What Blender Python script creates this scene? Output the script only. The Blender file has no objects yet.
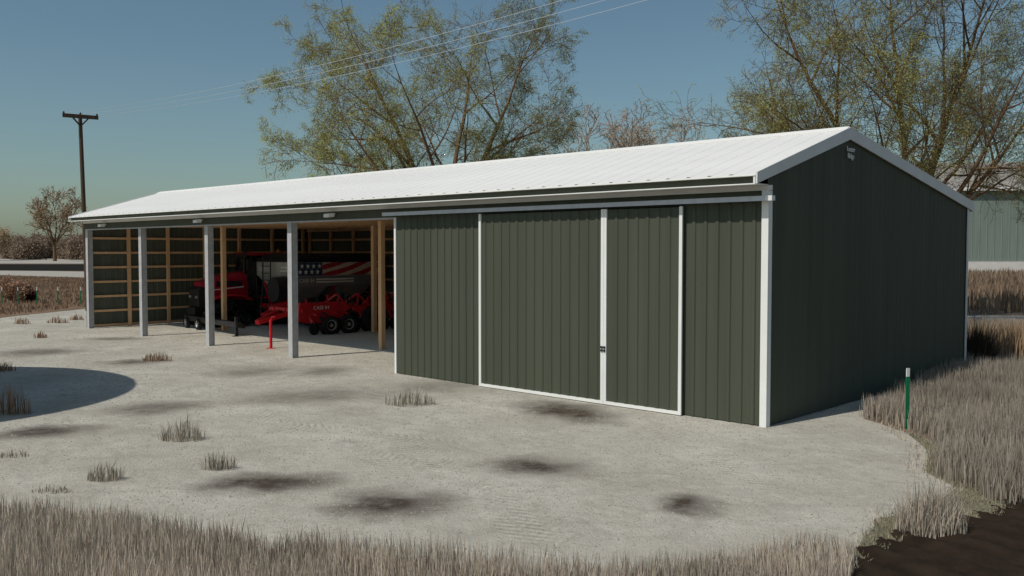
import bpy, math, random
import numpy as np
from mathutils import Vector, Matrix
R = math.radians
random.seed(7)
rng = np.random.default_rng(11)
scene = bpy.context.scene
COL = scene.collection

# ------------------------------------------------------------------ camera
CAM_H, FOC, PITCH = 3.224, 918.08, R(2.3795)
cam = bpy.data.cameras.new("camera")
cam.sensor_width = 36.0
cam.lens = FOC / 1024 * 36.0
cam.clip_end = 6000
co = bpy.data.objects.new("camera", cam)
co.location = (0, 0, CAM_H)
co.rotation_euler = (R(90) - PITCH, 0, 0)
COL.objects.link(co)
scene.camera = co

def gp(px, py, z=0.0):
    """photo pixel -> point on the level z"""
    a, b = (px - 512) / FOC, (288 - py) / FOC
    c, s = math.cos(PITCH), math.sin(PITCH)
    dx, dy, dz = a, c + b * s, -s + b * c
    t = (z - CAM_H) / dz
    return (dx * t, dy * t)

# ------------------------------------------------------------------ materials
def new_mat(name):
    m = bpy.data.materials.new(name)
    m.use_nodes = True
    nt = m.node_tree
    return m, nt, nt.nodes["Principled BSDF"]

def mat(name, col, rough=0.6, metal=0.0, var=0.12, scale=3.0, bump=0.0, bscale=40.0, spec=0.35,
        col2=None, stretch=(1, 1, 1), coord='Object', detail=6.0):
    m, nt, bs = new_mat(name)
    N, L = nt.nodes, nt.links
    tc = N.new('ShaderNodeTexCoord')
    mp = N.new('ShaderNodeMapping'); mp.inputs['Scale'].default_value = stretch
    L.new(tc.outputs[coord], mp.inputs[0])
    no = N.new('ShaderNodeTexNoise'); no.inputs['Scale'].default_value = scale; no.inputs['Detail'].default_value = detail
    L.new(mp.outputs[0], no.inputs[0])
    mx = N.new('ShaderNodeMix'); mx.data_type = 'RGBA'
    c2 = col2 if col2 else tuple(c * (1 - var) for c in col)
    c1 = col if col2 else tuple(min(1, c * (1 + var)) for c in col)
    mx.inputs[6].default_value = (*c1, 1); mx.inputs[7].default_value = (*c2, 1)
    rp = N.new('ShaderNodeMapRange'); rp.inputs[1].default_value = .3; rp.inputs[2].default_value = .7
    L.new(no.outputs['Fac'], rp.inputs[0]); L.new(rp.outputs[0], mx.inputs[0])
    L.new(mx.outputs[2], bs.inputs['Base Color'])
    bs.inputs['Roughness'].default_value = rough
    bs.inputs['Metallic'].default_value = metal
    bs.inputs['Specular IOR Level'].default_value = spec
    if bump > 0:
        n2 = N.new('ShaderNodeTexNoise'); n2.inputs['Scale'].default_value = bscale; n2.inputs['Detail'].default_value = 5
        L.new(mp.outputs[0], n2.inputs[0])
        bp = N.new('ShaderNodeBump'); bp.inputs['Strength'].default_value = bump; bp.inputs['Distance'].default_value = .02
        L.new(n2.outputs['Fac'], bp.inputs['Height']); L.new(bp.outputs[0], bs.inputs['Normal'])
    return m

def blade_mat(name, cols, trans=0.25, rough=0.8):
    m, nt, bs = new_mat(name)
    N, L = nt.nodes, nt.links
    g = N.new('ShaderNodeNewGeometry')
    cr = N.new('ShaderNodeValToRGB')
    el = cr.color_ramp.elements
    el[0].color = (*cols[0], 1); el[1].color = (*cols[-1], 1)
    for i, c in enumerate(cols[1:-1]):
        e = el.new((i + 1) / (len(cols) - 1)); e.color = (*c, 1)
    L.new(g.outputs['Random Per Island'], cr.inputs[0])
    # big soft patches of paler and darker growth
    tc = N.new('ShaderNodeTexCoord'); no = N.new('ShaderNodeTexNoise'); no.inputs['Scale'].default_value = .45
    L.new(tc.outputs['Object'], no.inputs[0])
    mr = N.new('ShaderNodeMapRange'); mr.inputs[1].default_value = .3; mr.inputs[2].default_value = .7
    mr.inputs[3].default_value = .78; mr.inputs[4].default_value = 1.18
    L.new(no.outputs['Fac'], mr.inputs[0])
    vm = N.new('ShaderNodeVectorMath'); vm.operation = 'SCALE'
    L.new(cr.outputs[0], vm.inputs[0]); L.new(mr.outputs[0], vm.inputs['Scale'])
    L.new(vm.outputs[0], bs.inputs['Base Color'])
    bs.inputs['Roughness'].default_value = rough
    bs.inputs['Specular IOR Level'].default_value = .15
    if trans > 0:
        tr = N.new('ShaderNodeBsdfTranslucent'); ms = N.new('ShaderNodeMixShader'); ms.inputs[0].default_value = trans
        L.new(vm.outputs[0], tr.inputs[0])
        L.new(bs.outputs[0], ms.inputs[1]); L.new(tr.outputs[0], ms.inputs[2])
        L.new(ms.outputs[0], N['Material Output'].inputs[0])
    return m

def siding_mat(name, col, rough=.5):
    """painted steel with faint vertical streaks and dust"""
    m = mat(name, col, rough=rough, var=.10, scale=1.3, stretch=(2.2, 2.2, .12), spec=.16)
    return m

M = {}
M['siding'] = siding_mat('painted_green_steel', (.073, .081, .059), .66)
M['siding_dark'] = siding_mat('green_steel_inside', (.105, .118, .095), .7)
M['white'] = mat('white_painted_steel', (.80, .80, .77), rough=.45, var=.04, scale=2)
M['roof'] = mat('white_roof_steel', (.765, .75, .72), rough=.6, var=.045, scale=.5, stretch=(.3, 1.5, 1))
M['trim'] = mat('trim_steel', (.70, .70, .68), rough=.5, var=.05, scale=2)
M['galv'] = mat('galvanised_post', (.44, .44, .445), rough=.6, metal=.0, var=.12, scale=5)
M['rail'] = mat('galvanised_rail', (.52, .55, .60), rough=.4, metal=.3, var=.08, scale=6)
M['wood'] = mat('raw_timber', (.80, .53, .31), rough=.8, scale=4, col2=(.68, .42, .23), stretch=(1, 1, .25), bump=.1)
M['timber_board'] = mat('knotty_timber_board', (.80, .54, .31), rough=.8, scale=1.3, col2=(.48, .27, .13), stretch=(.9, 1, 4), bump=.1)
M['black'] = mat('black_rubber', (.016, .016, .017), rough=.8, var=.3, scale=6, bump=.2)
M['black_paint'] = mat('black_paint', (.020, .020, .022), rough=.45, var=.2)
M['red'] = mat('red_paint', (.60, .02, .03), rough=.3, var=.2, scale=2.5)
M['maroon'] = mat('deep_red_paint', (.36, .012, .03), rough=.3, var=.15)
M['red_bright'] = mat('bright_red_paint', (.55, .012, .02), rough=.4, var=.12)
M['darkglass'] = mat('dark_cab_glass', (.012, .014, .016), rough=.06, var=.1, spec=.6)
M['greysteel'] = mat('grey_tank_steel', (.46, .46, .43), rough=.45, metal=.2, var=.12, scale=1.5)
M['darkgrey'] = mat('dark_grey_paint', (.19, .20, .23), rough=.4, var=.12)
M['chrome'] = mat('bright_steel', (.6, .6, .58), rough=.3, metal=.7, var=.1)
M['letter'] = mat('white_lettering', (.78, .78, .76), rough=.5, var=.03)
M['amber'] = mat('amber_plastic', (.75, .32, .03), rough=.3, var=.05)
M['tarp'] = mat('black_tarpaulin', (.010, .010, .011), rough=.75, var=.3, scale=2)
M['flag_blue'] = mat('flag_blue', (.022, .055, .12), rough=.6, var=.15)
M['flag_red'] = mat('flag_red', (.38, .022, .035), rough=.6, var=.15)
M['flag_white'] = mat('flag_cream', (.62, .52, .43), rough=.6, var=.08)
M['green_post'] = mat('green_plastic', (.006, .19, .075), rough=.45, var=.1, scale=8)
M['pole'] = mat('weathered_pole_timber', (.105, .065, .04), rough=.9, scale=6, col2=(.05, .033, .022), stretch=(3, 3, .3), bump=.4)
M['wire'] = mat('aluminium_wire', (.5, .53, .56), rough=.5, metal=.3, var=.02)
M['bark'] = mat('bark', (.20, .115, .06), rough=.9, scale=5, col2=(.10, .058, .032), stretch=(2, 2, .4), bump=.5)
M['bark_pale'] = mat('pale_bark', (.42, .34, .26), rough=.9, scale=5, col2=(.30, .23, .17), stretch=(2, 2, .4))
M['hall_wall'] = siding_mat('grey_green_steel', (.20, .245, .215), .55)
M['hall_roof'] = mat('dull_roof_steel', (.31, .285, .255), rough=.6, var=.08, scale=.4, spec=.15)
M['concrete'] = mat('pale_concrete', (.62, .60, .56), rough=.85, var=.08, scale=1, bump=.1)
M['bin'] = mat('galvanised_bin_steel', (.5, .5, .5), rough=.45, metal=.5, var=.1, scale=1)

GRASSC = [(.42, .355, .28), (.48, .415, .34), (.55, .48, .40), (.39, .33, .26), (.28, .235, .18)]
M['grass'] = blade_mat('dry_grass_blades', [tuple(min(.75, q * 1.2) for q in c) for c in GRASSC])
M['grass_verge'] = blade_mat('verge_grass_blades', [tuple(q * .86 for q in c) for c in GRASSC])
M['grass_brown'] = blade_mat('tan_grass_blades', [(.27, .19, .13), (.33, .24, .165), (.22, .15, .10), (.29, .22, .155)])
M['grass_tuft'] = blade_mat('grey_tuft_blades', [(.40, .345, .27), (.48, .42, .34), (.32, .275, .215), (.22, .195, .145)])
M['grass_rust'] = blade_mat('rusty_tuft_blades', [(.38, .24, .15), (.32, .19, .115), (.43, .31, .21), (.24, .15, .10)])
M['leaf'] = blade_mat('olive_leaves', [(.46, .48, .15), (.40, .44, .13), (.50, .49, .16), (.37, .41, .14), (.46, .38, .13)], .4)
M['leaf_dark'] = blade_mat('deep_olive_leaves', [(.30, .36, .15), (.25, .32, .13), (.35, .38, .15), (.33, .27, .11)], .4)
M['leaf_tan'] = blade_mat('tan_leaves', [(.58, .45, .28), (.50, .37, .23), (.62, .49, .33), (.44, .33, .21)], .25)
M['leaf_russet'] = blade_mat('russet_leaves', [(.29, .21, .155), (.34, .25, .18), (.24, .175, .13), (.38, .30, .22)], .25)
M['leaf_red'] = blade_mat('red_leaves', [(.50, .30, .20), (.52, .35, .24), (.42, .24, .16), (.48, .35, .25)], .25)
M['leaf_crimson'] = blade_mat('crimson_leaves', [(.16, .02, .02), (.22, .035, .03), (.10, .015, .015)], .2)
M['far_leaf'] = blade_mat('far_wood_leaves', [(.09, .10, .08), (.12, .115, .085), (.07, .08, .07)], .1)

def gravel_mat():
    m, nt, bs = new_mat('pale_gravel')
    N, L = nt.nodes, nt.links
    tc = N.new('ShaderNodeTexCoord')
    def noise(s, d=6, r=.55, dist=0.0):
        n = N.new('ShaderNodeTexNoise'); n.inputs['Scale'].default_value = s; n.inputs['Detail'].default_value = d
        n.inputs['Roughness'].default_value = r; n.inputs['Distortion'].default_value = dist
        L.new(tc.outputs['Object'], n.inputs[0]); return n.outputs['Fac']
    def mrange(s, a, b, c, d):
        r = N.new('ShaderNodeMapRange'); L.new(s, r.inputs[0])
        for i, v in enumerate((a, b, c, d)): r.inputs[i + 1].default_value = v
        return r.outputs[0]
    def mix(fac, a, b):
        x = N.new('ShaderNodeMix'); x.data_type = 'RGBA'
        L.new(fac, x.inputs[0])
        for i, v in ((6, a), (7, b)):
            if isinstance(v, tuple): x.inputs[i].default_value = (*v, 1)
            else: L.new(v, x.inputs[i])
        return x.outputs[2]
    def math_(op, a, b):
        x = N.new('ShaderNodeMath'); x.operation = op
        for i, v in enumerate((a, b)):
            if isinstance(v, (int, float)): x.inputs[i].default_value = v
            else: L.new(v, x.inputs[i])
        return x.outputs[0]
    c = mix(mrange(noise(.45, 8, .65), .36, .64, 0, 1), (.545, .515, .445), (.395, .365, .305))
    c = mix(mrange(noise(1.1, 7, .7, 1.5), .50, .66, 0, .5), c, (.30, .275, .23))
    c = mix(mrange(noise(.8, 7, .7, 2.0), .54, .70, 0, .45), c, (.60, .575, .51))
    c = mix(mrange(noise(2.2, 6, .65), .52, .75, 0, .45), c, (.30, .275, .235))
    c = mix(mrange(noise(9, 6, .8), .50, .72, 0, .5), c, (.29, .27, .23))
    c = mix(mrange(noise(34, 5, .8), .53, .66, 0, .75), c, (.62, .60, .53))
    c = mix(mrange(noise(52, 4, .8), .54, .68, 0, .7), c, (.20, .185, .155))
    # worn dirt patches where vehicles stood: irregular stains with a place of their own
    wob = N.new('ShaderNodeTexNoise'); wob.inputs['Scale'].default_value = 1.0; wob.inputs['Detail'].default_value = 6
    L.new(tc.outputs['Object'], wob.inputs[0])
    sub = N.new('ShaderNodeVectorMath'); sub.operation = 'SUBTRACT'; sub.inputs[1].default_value = (.5, .5, .5)
    L.new(wob.outputs['Color'], sub.inputs[0])
    scl = N.new('ShaderNodeVectorMath'); scl.operation = 'SCALE'; scl.inputs['Scale'].default_value = 1.1
    L.new(sub.outputs[0], scl.inputs[0])
    add = N.new('ShaderNodeVectorMath'); add.operation = 'ADD'
    L.new(tc.outputs['Object'], add.inputs[0]); L.new(scl.outputs[0], add.inputs[1])
    total = None
    for (px, py, hw, hh, tilt, amt) in DIRT:
        x0, y0 = gp(px, py)
        xa, _ = gp(px + hw, py); _, yb = gp(px, py - hh)
        rx, ry = abs(xa - x0) * 1.45, abs(yb - y0) * 1.5
        mp = N.new('ShaderNodeMapping'); mp.vector_type = 'TEXTURE'
        mp.inputs['Location'].default_value = (x0, y0, 0); mp.inputs['Rotation'].default_value = (0, 0, R(tilt))
        mp.inputs['Scale'].default_value = (rx, ry, 1)
        L.new(add.outputs[0], mp.inputs[0])
        ln = N.new('ShaderNodeVectorMath'); ln.operation = 'LENGTH'
        L.new(mp.outputs[0], ln.inputs[0])
        f = mrange(ln.outputs['Value'], 1.12, .30, 0, min(1, amt * 1.35))
        total = f if total is None else math_('MAXIMUM', total, f)
    ragged = mrange(noise(4, 9, .8), .3, .55, .62, 1)
    tf = math_('MULTIPLY', total, ragged)
    c = mix(tf, c, (.072, .056, .043))
    L.new(c, bs.inputs['Base Color'])
    bs.inputs['Roughness'].default_value = .95; bs.inputs['Specular IOR Level'].default_value = .1
    # pebbles and faint tyre tread as relief
    wv = N.new('ShaderNodeTexWave'); wv.inputs['Scale'].default_value = 1.6; wv.inputs['Distortion'].default_value = 5
    wv.inputs['Detail'].default_value = 3; wv.wave_type = 'BANDS'; wv.bands_direction = 'DIAGONAL'
    L.new(tc.outputs['Object'], wv.inputs[0])
    msk = mrange(noise(.5, 2, .5), .56, .68, 0, .35)
    h = math_('MULTIPLY', wv.outputs['Fac'], msk)
    for (ax, ay, bx_, by_, wd) in (TRACKS):
        A, B = gp(ax, ay), gp(bx_, by_); ln_ = math.hypot(B[0] - A[0], B[1] - A[1])
        mp = N.new('ShaderNodeMapping'); mp.vector_type = 'TEXTURE'; mp.inputs['Location'].default_value = (A[0], A[1], 0)
        mp.inputs['Rotation'].default_value = (0, 0, math.atan2(B[1] - A[1], B[0] - A[0])); L.new(tc.outputs['Object'], mp.inputs[0])
        sx_ = N.new('ShaderNodeSeparateXYZ'); L.new(mp.outputs[0], sx_.inputs[0])
        ay_ = math_('ABSOLUTE', sx_.outputs[1], 0)
        m1 = mrange(ay_, wd, wd * .8, 0, 1); m2 = mrange(sx_.outputs[0], 0, .8, 0, 1); m3 = mrange(sx_.outputs[0], ln_, ln_ - .8, 0, 1)
        ph = math_('ADD', math_('MULTIPLY', sx_.outputs[0], 38.0), math_('MULTIPLY', ay_, 30.0))
        tr_ = math_('MULTIPLY', math_('SINE', ph, 0), math_('MULTIPLY', m1, math_('MULTIPLY', m2, m3)))
        h = math_('ADD', h, math_('MULTIPLY', math_('MULTIPLY', tr_, mrange(noise(.9, 3, .5), .4, .6, 0, 1)), .32))
    h = math_('ADD', h, math_('MULTIPLY', noise(30, 5, .7), .8))
    h = math_('ADD', h, math_('MULTIPLY', noise(1.4, 6, .65), 3.5))
    bp = N.new('ShaderNodeBump'); bp.inputs['Strength'].default_value = .55; bp.inputs['Distance'].default_value = .05
    L.new(h, bp.inputs['Height']); L.new(bp.outputs[0], bs.inputs['Normal'])
    return m

DIRT = [(265, 483, 52, 8, 0, .85), (393, 501, 48, 11, 12, .85), (540, 467, 42, 8, -22, .8), (690, 506, 26, 8, -8, .8),
        (566, 411, 32, 9, 30, .75), (50, 431, 42, 5, 12, .7), (40, 352, 36, 3.2, 12, .55), (158, 408, 40, 5, 20, .5),
        (320, 396, 70, 6, 15, .42), (250, 372, 32, 4, 12, .42), (325, 372, 26, 4, -5, .45), (133, 362, 24, 2.6, 5, .6),
        (115, 339, 24, 1.4, 3, .5), (445, 386, 50, 5, 10, .35), (235, 333, 12, 1, 0, .4)]
TRACKS = [(505, 488, 570, 550, .30), (335, 385, 560, 560, .28), (250, 420, 470, 445, .28), (640, 420, 800, 500, .3), (60, 350, 420, 470, .3)]
M['gravel'] = gravel_mat()
M['dry_soil'] = mat('dry_grassland_soil', (.25, .195, .145), rough=.95, scale=.6, col2=(.16, .12, .088), bump=.5, bscale=9, spec=.1)
M['field'] = mat('dry_field', (.235, .155, .10), rough=.95, scale=.25, col2=(.155, .11, .078), bump=.4, bscale=5, spec=.1)
M['soil'] = mat('ploughed_dark_soil', (.036, .025, .017), rough=.95, scale=3, col2=(.019, .013, .009), bump=1.0, bscale=12, spec=.08)
M['moss'] = mat('mossy_verge', (.22, .205, .14), rough=.95, scale=3, col2=(.14, .125, .085), bump=.6, bscale=25, spec=.1)
M['track'] = mat('pale_track', (.43, .405, .355), rough=.95, scale=.6, col2=(.35, .325, .28), bump=.3, bscale=8, spec=.1)
M['dark_field'] = mat('dark_ploughed_field', (.022, .018, .015), rough=1.0, scale=.2, col2=(.016, .013, .011), spec=.05)

# ------------------------------------------------------------------ mesh builder
class MB:
    def __init__(s): s.v = []; s.f = []
    def add(s, v, f):
        o = len(s.v); s.v += [tuple(p) for p in v]; s.f += [tuple(i + o for i in q) for q in f]; return s
    def box(s, x0, x1, y0, y1, z0, z1):
        v = [(x0, y0, z0), (x1, y0, z0), (x1, y1, z0), (x0, y1, z0), (x0, y0, z1), (x1, y0, z1), (x1, y1, z1), (x0, y1, z1)]
        return s.add(v, [(0, 3, 2, 1), (4, 5, 6, 7), (0, 1, 5, 4), (1, 2, 6, 5), (2, 3, 7, 6), (3, 0, 4, 7)])
    def beam(s, a, b, w, h=None, up=(0, 0, 1)):
        h = h or w; a, b = Vector(a), Vector(b); d = (b - a).normalized(); u = Vector(up)
        if abs(d.dot(u)) > .98: u = Vector((1, 0, 0))
        r = d.cross(u).normalized() * w / 2; t = r.cross(d).normalized() * h / 2
        v = [a - r - t, a + r - t, a + r + t, a - r + t, b - r - t, b + r - t, b + r + t, b - r + t]
        return s.add(v, [(0, 1, 2, 3), (7, 6, 5, 4), (0, 4, 5, 1), (1, 5, 6, 2), (2, 6, 7, 3), (3, 7, 4, 0)])
    def tube(s, pts, rad, n=8, cap=True):
        pts = [Vector(p) for p in pts]
        if not hasattr(rad, '__len__'): rad = [rad] * len(pts)
        vs = []; prev = None
        for i, p in enumerate(pts):
            d = (pts[min(i + 1, len(pts) - 1)] - pts[max(i - 1, 0)]).normalized()
            if prev is None:
                u = Vector((0, 0, 1)) if abs(d.z) < .9 else Vector((1, 0, 0)); r = d.cross(u).normalized()
            else: r = (prev - d * prev.dot(d)).normalized()
            prev = r; t = d.cross(r)
            for k in range(n):
                a = 2 * math.pi * k / n; vs.append(p + (r * math.cos(a) + t * math.sin(a)) * rad[i])
        fs = []
        for i in range(len(pts) - 1):
            for k in range(n):
                fs.append((i * n + k, i * n + (k + 1) % n, (i + 1) * n + (k + 1) % n, (i + 1) * n + k))
        if cap:
            fs.append(tuple(range(n - 1, -1, -1))); fs.append(tuple(range((len(pts) - 1) * n, len(pts) * n)))
        return s.add(vs, fs)
    def lathe(s, c, axis, prof, n=24):
        """prof: (distance along axis, radius)"""
        c, d = Vector(c), Vector(axis).normalized()
        u = Vector((0, 0, 1)) if abs(d.z) < .9 else Vector((1, 0, 0)); r = d.cross(u).normalized(); t = d.cross(r)
        vs = []
        for (h, q) in prof:
            for k in range(n):
                a = 2 * math.pi * k / n; vs.append(c + d * h + (r * math.cos(a) + t * math.sin(a)) * max(q, 1e-4))
        fs = []
        for i in range(len(prof) - 1):
            for k in range(n):
                fs.append((i * n + k, i * n + (k + 1) % n, (i + 1) * n + (k + 1) % n, (i + 1) * n + k))
        fs.append(tuple(range(n - 1, -1, -1))); fs.append(tuple(range((len(prof) - 1) * n, len(prof) * n)))
        return s.add(vs, fs)
    def prism(s, pts, vec):
        n = len(pts); v = [Vector(p) for p in pts]; w = [p + Vector(vec) for p in v]
        return s.add(v + w, [tuple(range(n)), tuple(range(2 * n - 1, n - 1, -1))] + [(i, n + i, n + (i + 1) % n, (i + 1) % n) for i in range(n)])
    def build(s, name, m, parent=None, smooth=False, bevel=0.0, fix=True):
        me = bpy.data.meshes.new(name); me.from_pydata(s.v, [], s.f)
        if fix:
            import bmesh
            bm = bmesh.new(); bm.from_mesh(me); bmesh.ops.recalc_face_normals(bm, faces=bm.faces); bm.to_mesh(me); bm.free()
        me.materials.append(m if not isinstance(m, str) else M[m])
        if smooth:
            me.polygons.foreach_set('use_smooth', [True] * len(me.polygons))
            try: me.set_sharp_from_angle(angle=R(40))
            except Exception: pass
        o = bpy.data.objects.new(name, me); COL.objects.link(o)
        if parent: o.parent = parent
        if bevel > 0:
            b = o.modifiers.new('bevel', 'BEVEL'); b.width = bevel; b.segments = 2; b.limit_method = 'ANGLE'; b.angle_limit = R(40)
        return o

def np_mesh(name, verts, faces, m, parent=None, quads=True):
    me = bpy.data.meshes.new(name)
    me.vertices.add(len(verts)); me.vertices.foreach_set('co', np.asarray(verts, np.float32).ravel())
    loops = np.concatenate([f.ravel() for f in faces]); tot = np.concatenate([np.full(len(f), f.shape[1]) for f in faces])
    start = np.concatenate([[0], np.cumsum(tot)[:-1]])
    me.loops.add(len(loops)); me.loops.foreach_set('vertex_index', loops.astype(np.int32))
    me.polygons.add(len(tot)); me.polygons.foreach_set('loop_start', start.astype(np.int32))
    me.update(calc_edges=True)
    me.materials.append(M[m] if isinstance(m, str) else m)
    o = bpy.data.objects.new(name, me); COL.objects.link(o)
    if parent: o.parent = parent
    return o

def thing(name, label, cat, loc=(0, 0, 0), rz=0.0, group=None):
    o = bpy.data.objects.new(name, None); o.empty_display_size = .3
    o.location = loc; o.rotation_euler = (0, 0, rz); COL.objects.link(o)
    return tag(o, label, cat, group)
def tag(o, label, cat, group=None):
    o['label'] = label; o['category'] = cat
    if group: o['group'] = group
    return o
def kind(o, k): o['kind'] = k; return o
def dup(src, parent, loc=None):
    c = src.copy(); COL.objects.link(c); c.parent = parent
    if loc is not None: c.location = loc
    for ch in [q for q in bpy.data.objects if q.parent == src]:
        dup(ch, c)
    return c
def text_mesh(name, txt, size, mtx, m, parent, depth=.004):
    cu = bpy.data.curves.new(name, 'FONT'); cu.body = txt; cu.size = size; cu.extrude = depth; cu.align_x = 'CENTER'; cu.align_y = 'CENTER'
    t = bpy.data.objects.new('tmp', cu); COL.objects.link(t)
    bpy.context.view_layer.update()
    me = bpy.data.meshes.new_from_object(t.evaluated_get(bpy.context.evaluated_depsgraph_get()))
    bpy.data.objects.remove(t); bpy.data.curves.remove(cu)
    me.name = name; me.transform(mtx); me.materials.clear(); me.materials.append(M[m])
    o = bpy.data.objects.new(name, me); COL.objects.link(o); o.parent = parent
    return o

# ------------------------------------------------------------------ the setting: ground sheets
def sheet(name, pts, z, m, k='structure', jitter=0.0, step=None):
    P = []
    n = len(pts)
    for i in range(n):
        a, b = Vector((*pts[i], 0)), Vector((*pts[(i + 1) % n], 0))
        q = max(1, int((b - a).length / step)) if step else 1
        for j in range(q):
            p = a.lerp(b, j / q)
            P.append((p.x + random.uniform(-jitter, jitter), p.y + random.uniform(-jitter, jitter), z))
    me = bpy.data.meshes.new(name); me.from_pydata(P, [], [tuple(range(len(P)))])
    me.materials.append(M[m]); o = bpy.data.objects.new(name, me); COL.objects.link(o)
    import bmesh
    bm = bmesh.new(); bm.from_mesh(me); bmesh.ops.triangulate(bm, faces=bm.faces)
    for f in bm.faces:
        if f.normal.z < 0: f.normal_flip()
    bm.to_mesh(me); bm.free()
    return kind(o, k)

sheet('ground', [(-2500, -600), (2500, -600), (2500, 3500), (-2500, 3500)], 0, 'dry_soil')
# pale gravel yard: front, under the shed, and its irregular rim
YARD = [gp(905, 431), gp(936, 441), gp(940, 452), gp(930, 472), gp(958, 487), gp(930, 512), gp(880, 520), gp(850, 556), (3.5, 9.0), (0, 8.2),
        (-4, 8.4), (-9, 9.2), (-20, 10), (-40, 12), (-42, 30), (-30, 40), gp(0, 318), gp(40, 313.5), gp(86, 309), (-21, 56), (-10, 53), (0, 45), (10, 33), (12.4, 25.4),
        gp(860, 418)]
sheet('gravel_yard', YARD, .004, 'gravel', jitter=.10, step=.5)
sheet('mossy_verge', [gp(905, 433), gp(940, 446), gp(934, 470), gp(985, 488), gp(1024, 500), gp(1100, 500), (12, 10), (9, 6), (2.5, 6), (3.4, 8.8), gp(845, 560), gp(880, 520), gp(930, 508), gp(958, 488), gp(925, 473), gp(930, 452)], .008, 'moss', jitter=.02, step=.4)
def relief(name, poly, step, m, z0):
    p = np.array(poly); lo, hi = p.min(0), p.max(0); nx, ny = int((hi[0] - lo[0]) / step), int((hi[1] - lo[1]) / step)
    X, Y = np.meshgrid(lo[0] + np.arange(nx + 1) * step, lo[1] + np.arange(ny + 1) * step)
    a = X * .83 + Y * .55
    Z = z0 + .018 * (1 + np.sin(a * 2 * np.pi / .38 + .8 * np.sin(Y * 1.7))) + rng.uniform(0, .022, X.shape) + .015 * np.sin(X * 5 + 2 * np.sin(Y * 4))
    Z = np.maximum(Z, z0)
    i = (np.arange(ny)[:, None] * (nx + 1) + np.arange(nx)[None]).ravel(); f = np.stack([i, i + 1, i + nx + 2, i + nx + 1], 1)
    c = np.stack([X.ravel()[f].mean(1), Y.ravel()[f].mean(1)], 1); c += .06 * np.sin(c[:, ::-1] * 23) + rng.normal(0, .025, c.shape)
    P = np.array(poly); f = f[inside(c, poly)]
    o = np_mesh(name, np.stack([X.ravel(), Y.ravel(), Z.ravel()], 1), [f], m)
    o.data.polygons.foreach_set('use_smooth', [True] * len(o.data.polygons)); return kind(o, 'structure')
sheet('road', [(11.5, 38.5), (40, 39.3), (120, 40), (120, 46), (40, 45.4), (8, 44.5)], .004, 'track', jitter=.15, step=1.0)
sheet('field', [gp(-60, 318), gp(0, 317.5), gp(40, 313), gp(86, 308), (-20, 62), (-42, 101), (-48, 105), (-66, 117), (-140, 135), (-140, 48), (-50, 42)], .008, 'field', jitter=.25, step=1.5)
sheet('dirt_track', [(-30, 98), (-42, 101.5), (-48, 105.5), (-66, 117.5), (-140, 136), (-300, 150), (-300, 172), (-140, 160), (-70, 139), (-40, 122), (-24, 112)], .010, 'track', jitter=.3, step=3)
sheet('ploughed_field', [(-20, 134), (-70, 141), (-140, 163), (-400, 190), (-400, 232), (-140, 208), (-70, 205), (-10, 200)], .014, 'dark_field', jitter=.3, step=6)
sheet('far_track', [(-10, 212), (-70, 215), (-140, 218), (-400, 245), (-400, 345), (-140, 325), (0, 310)], .020, 'track', jitter=.5, step=10)

# ------------------------------------------------------------------ grasses
def blades(xy, h, w, lean=.22, bend=.35):
    n = len(xy); a = rng.uniform(0, 2 * np.pi, n); h = h * rng.uniform(.6, 1.2, n); w = w * rng.uniform(.7, 1.3, n)
    b = rng.uniform(0, 2 * np.pi, n); l = rng.uniform(0, lean, n) * h; bd = l * (1 + rng.uniform(0, bend, n) * 3)
    sx, sy = np.cos(a) * w / 2, np.sin(a) * w / 2; dx, dy = np.cos(b), np.sin(b)
    V = np.zeros((n, 5, 3))
    V[:, 0] = np.stack([xy[:, 0] - sx, xy[:, 1] - sy, np.full(n, -.02)], 1)
    V[:, 1] = np.stack([xy[:, 0] + sx, xy[:, 1] + sy, np.full(n, -.02)], 1)
    mx, my = xy[:, 0] + dx * l * .5, xy[:, 1] + dy * l * .5
    V[:, 2] = np.stack([mx + sx * .9, my + sy * .9, h * .55], 1)
    V[:, 3] = np.stack([mx - sx * .9, my - sy * .9, h * .55], 1)
    V[:, 4] = np.stack([xy[:, 0] + dx * bd, xy[:, 1] + dy * bd, h], 1)
    i = np.arange(n)[:, None] * 5
    return V.reshape(-1, 3), [i + np.array([[0, 1, 2, 3]]), i + np.array([[3, 2, 4]])]
def inside(xy, poly):
    r = np.zeros(len(xy), bool); n = len(poly)
    for i in range(n):
        (x0, y0), (x1, y1) = poly[i], poly[(i + 1) % n]
        c = ((y0 > xy[:, 1]) != (y1 > xy[:, 1]))
        with np.errstate(divide='ignore', invalid='ignore'):
            t = (x1 - x0) * (xy[:, 1] - y0) / (y1 - y0 + 1e-12) + x0
        r ^= c & (xy[:, 0] < t)
    return r
def scatter(poly, dens, clump=.5, cs=1.2):
    p = np.array(poly); lo, hi = p.min(0), p.max(0); n = int((hi - lo).prod() * dens)
    xy = rng.uniform(lo, hi, (n, 2)); xy = xy[inside(xy, poly)]
    f = np.sin(xy[:, 0] * 2.1 / cs + np.sin(xy[:, 1] * 1.7 / cs) * 1.5) * np.sin(xy[:, 1] * 2.6 / cs + np.sin(xy[:, 0] * 1.3 / cs) * 1.7)
    return xy[rng.uniform(0, 1, len(xy)) < 1 - clump * (.5 - .5 * f)]
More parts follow.
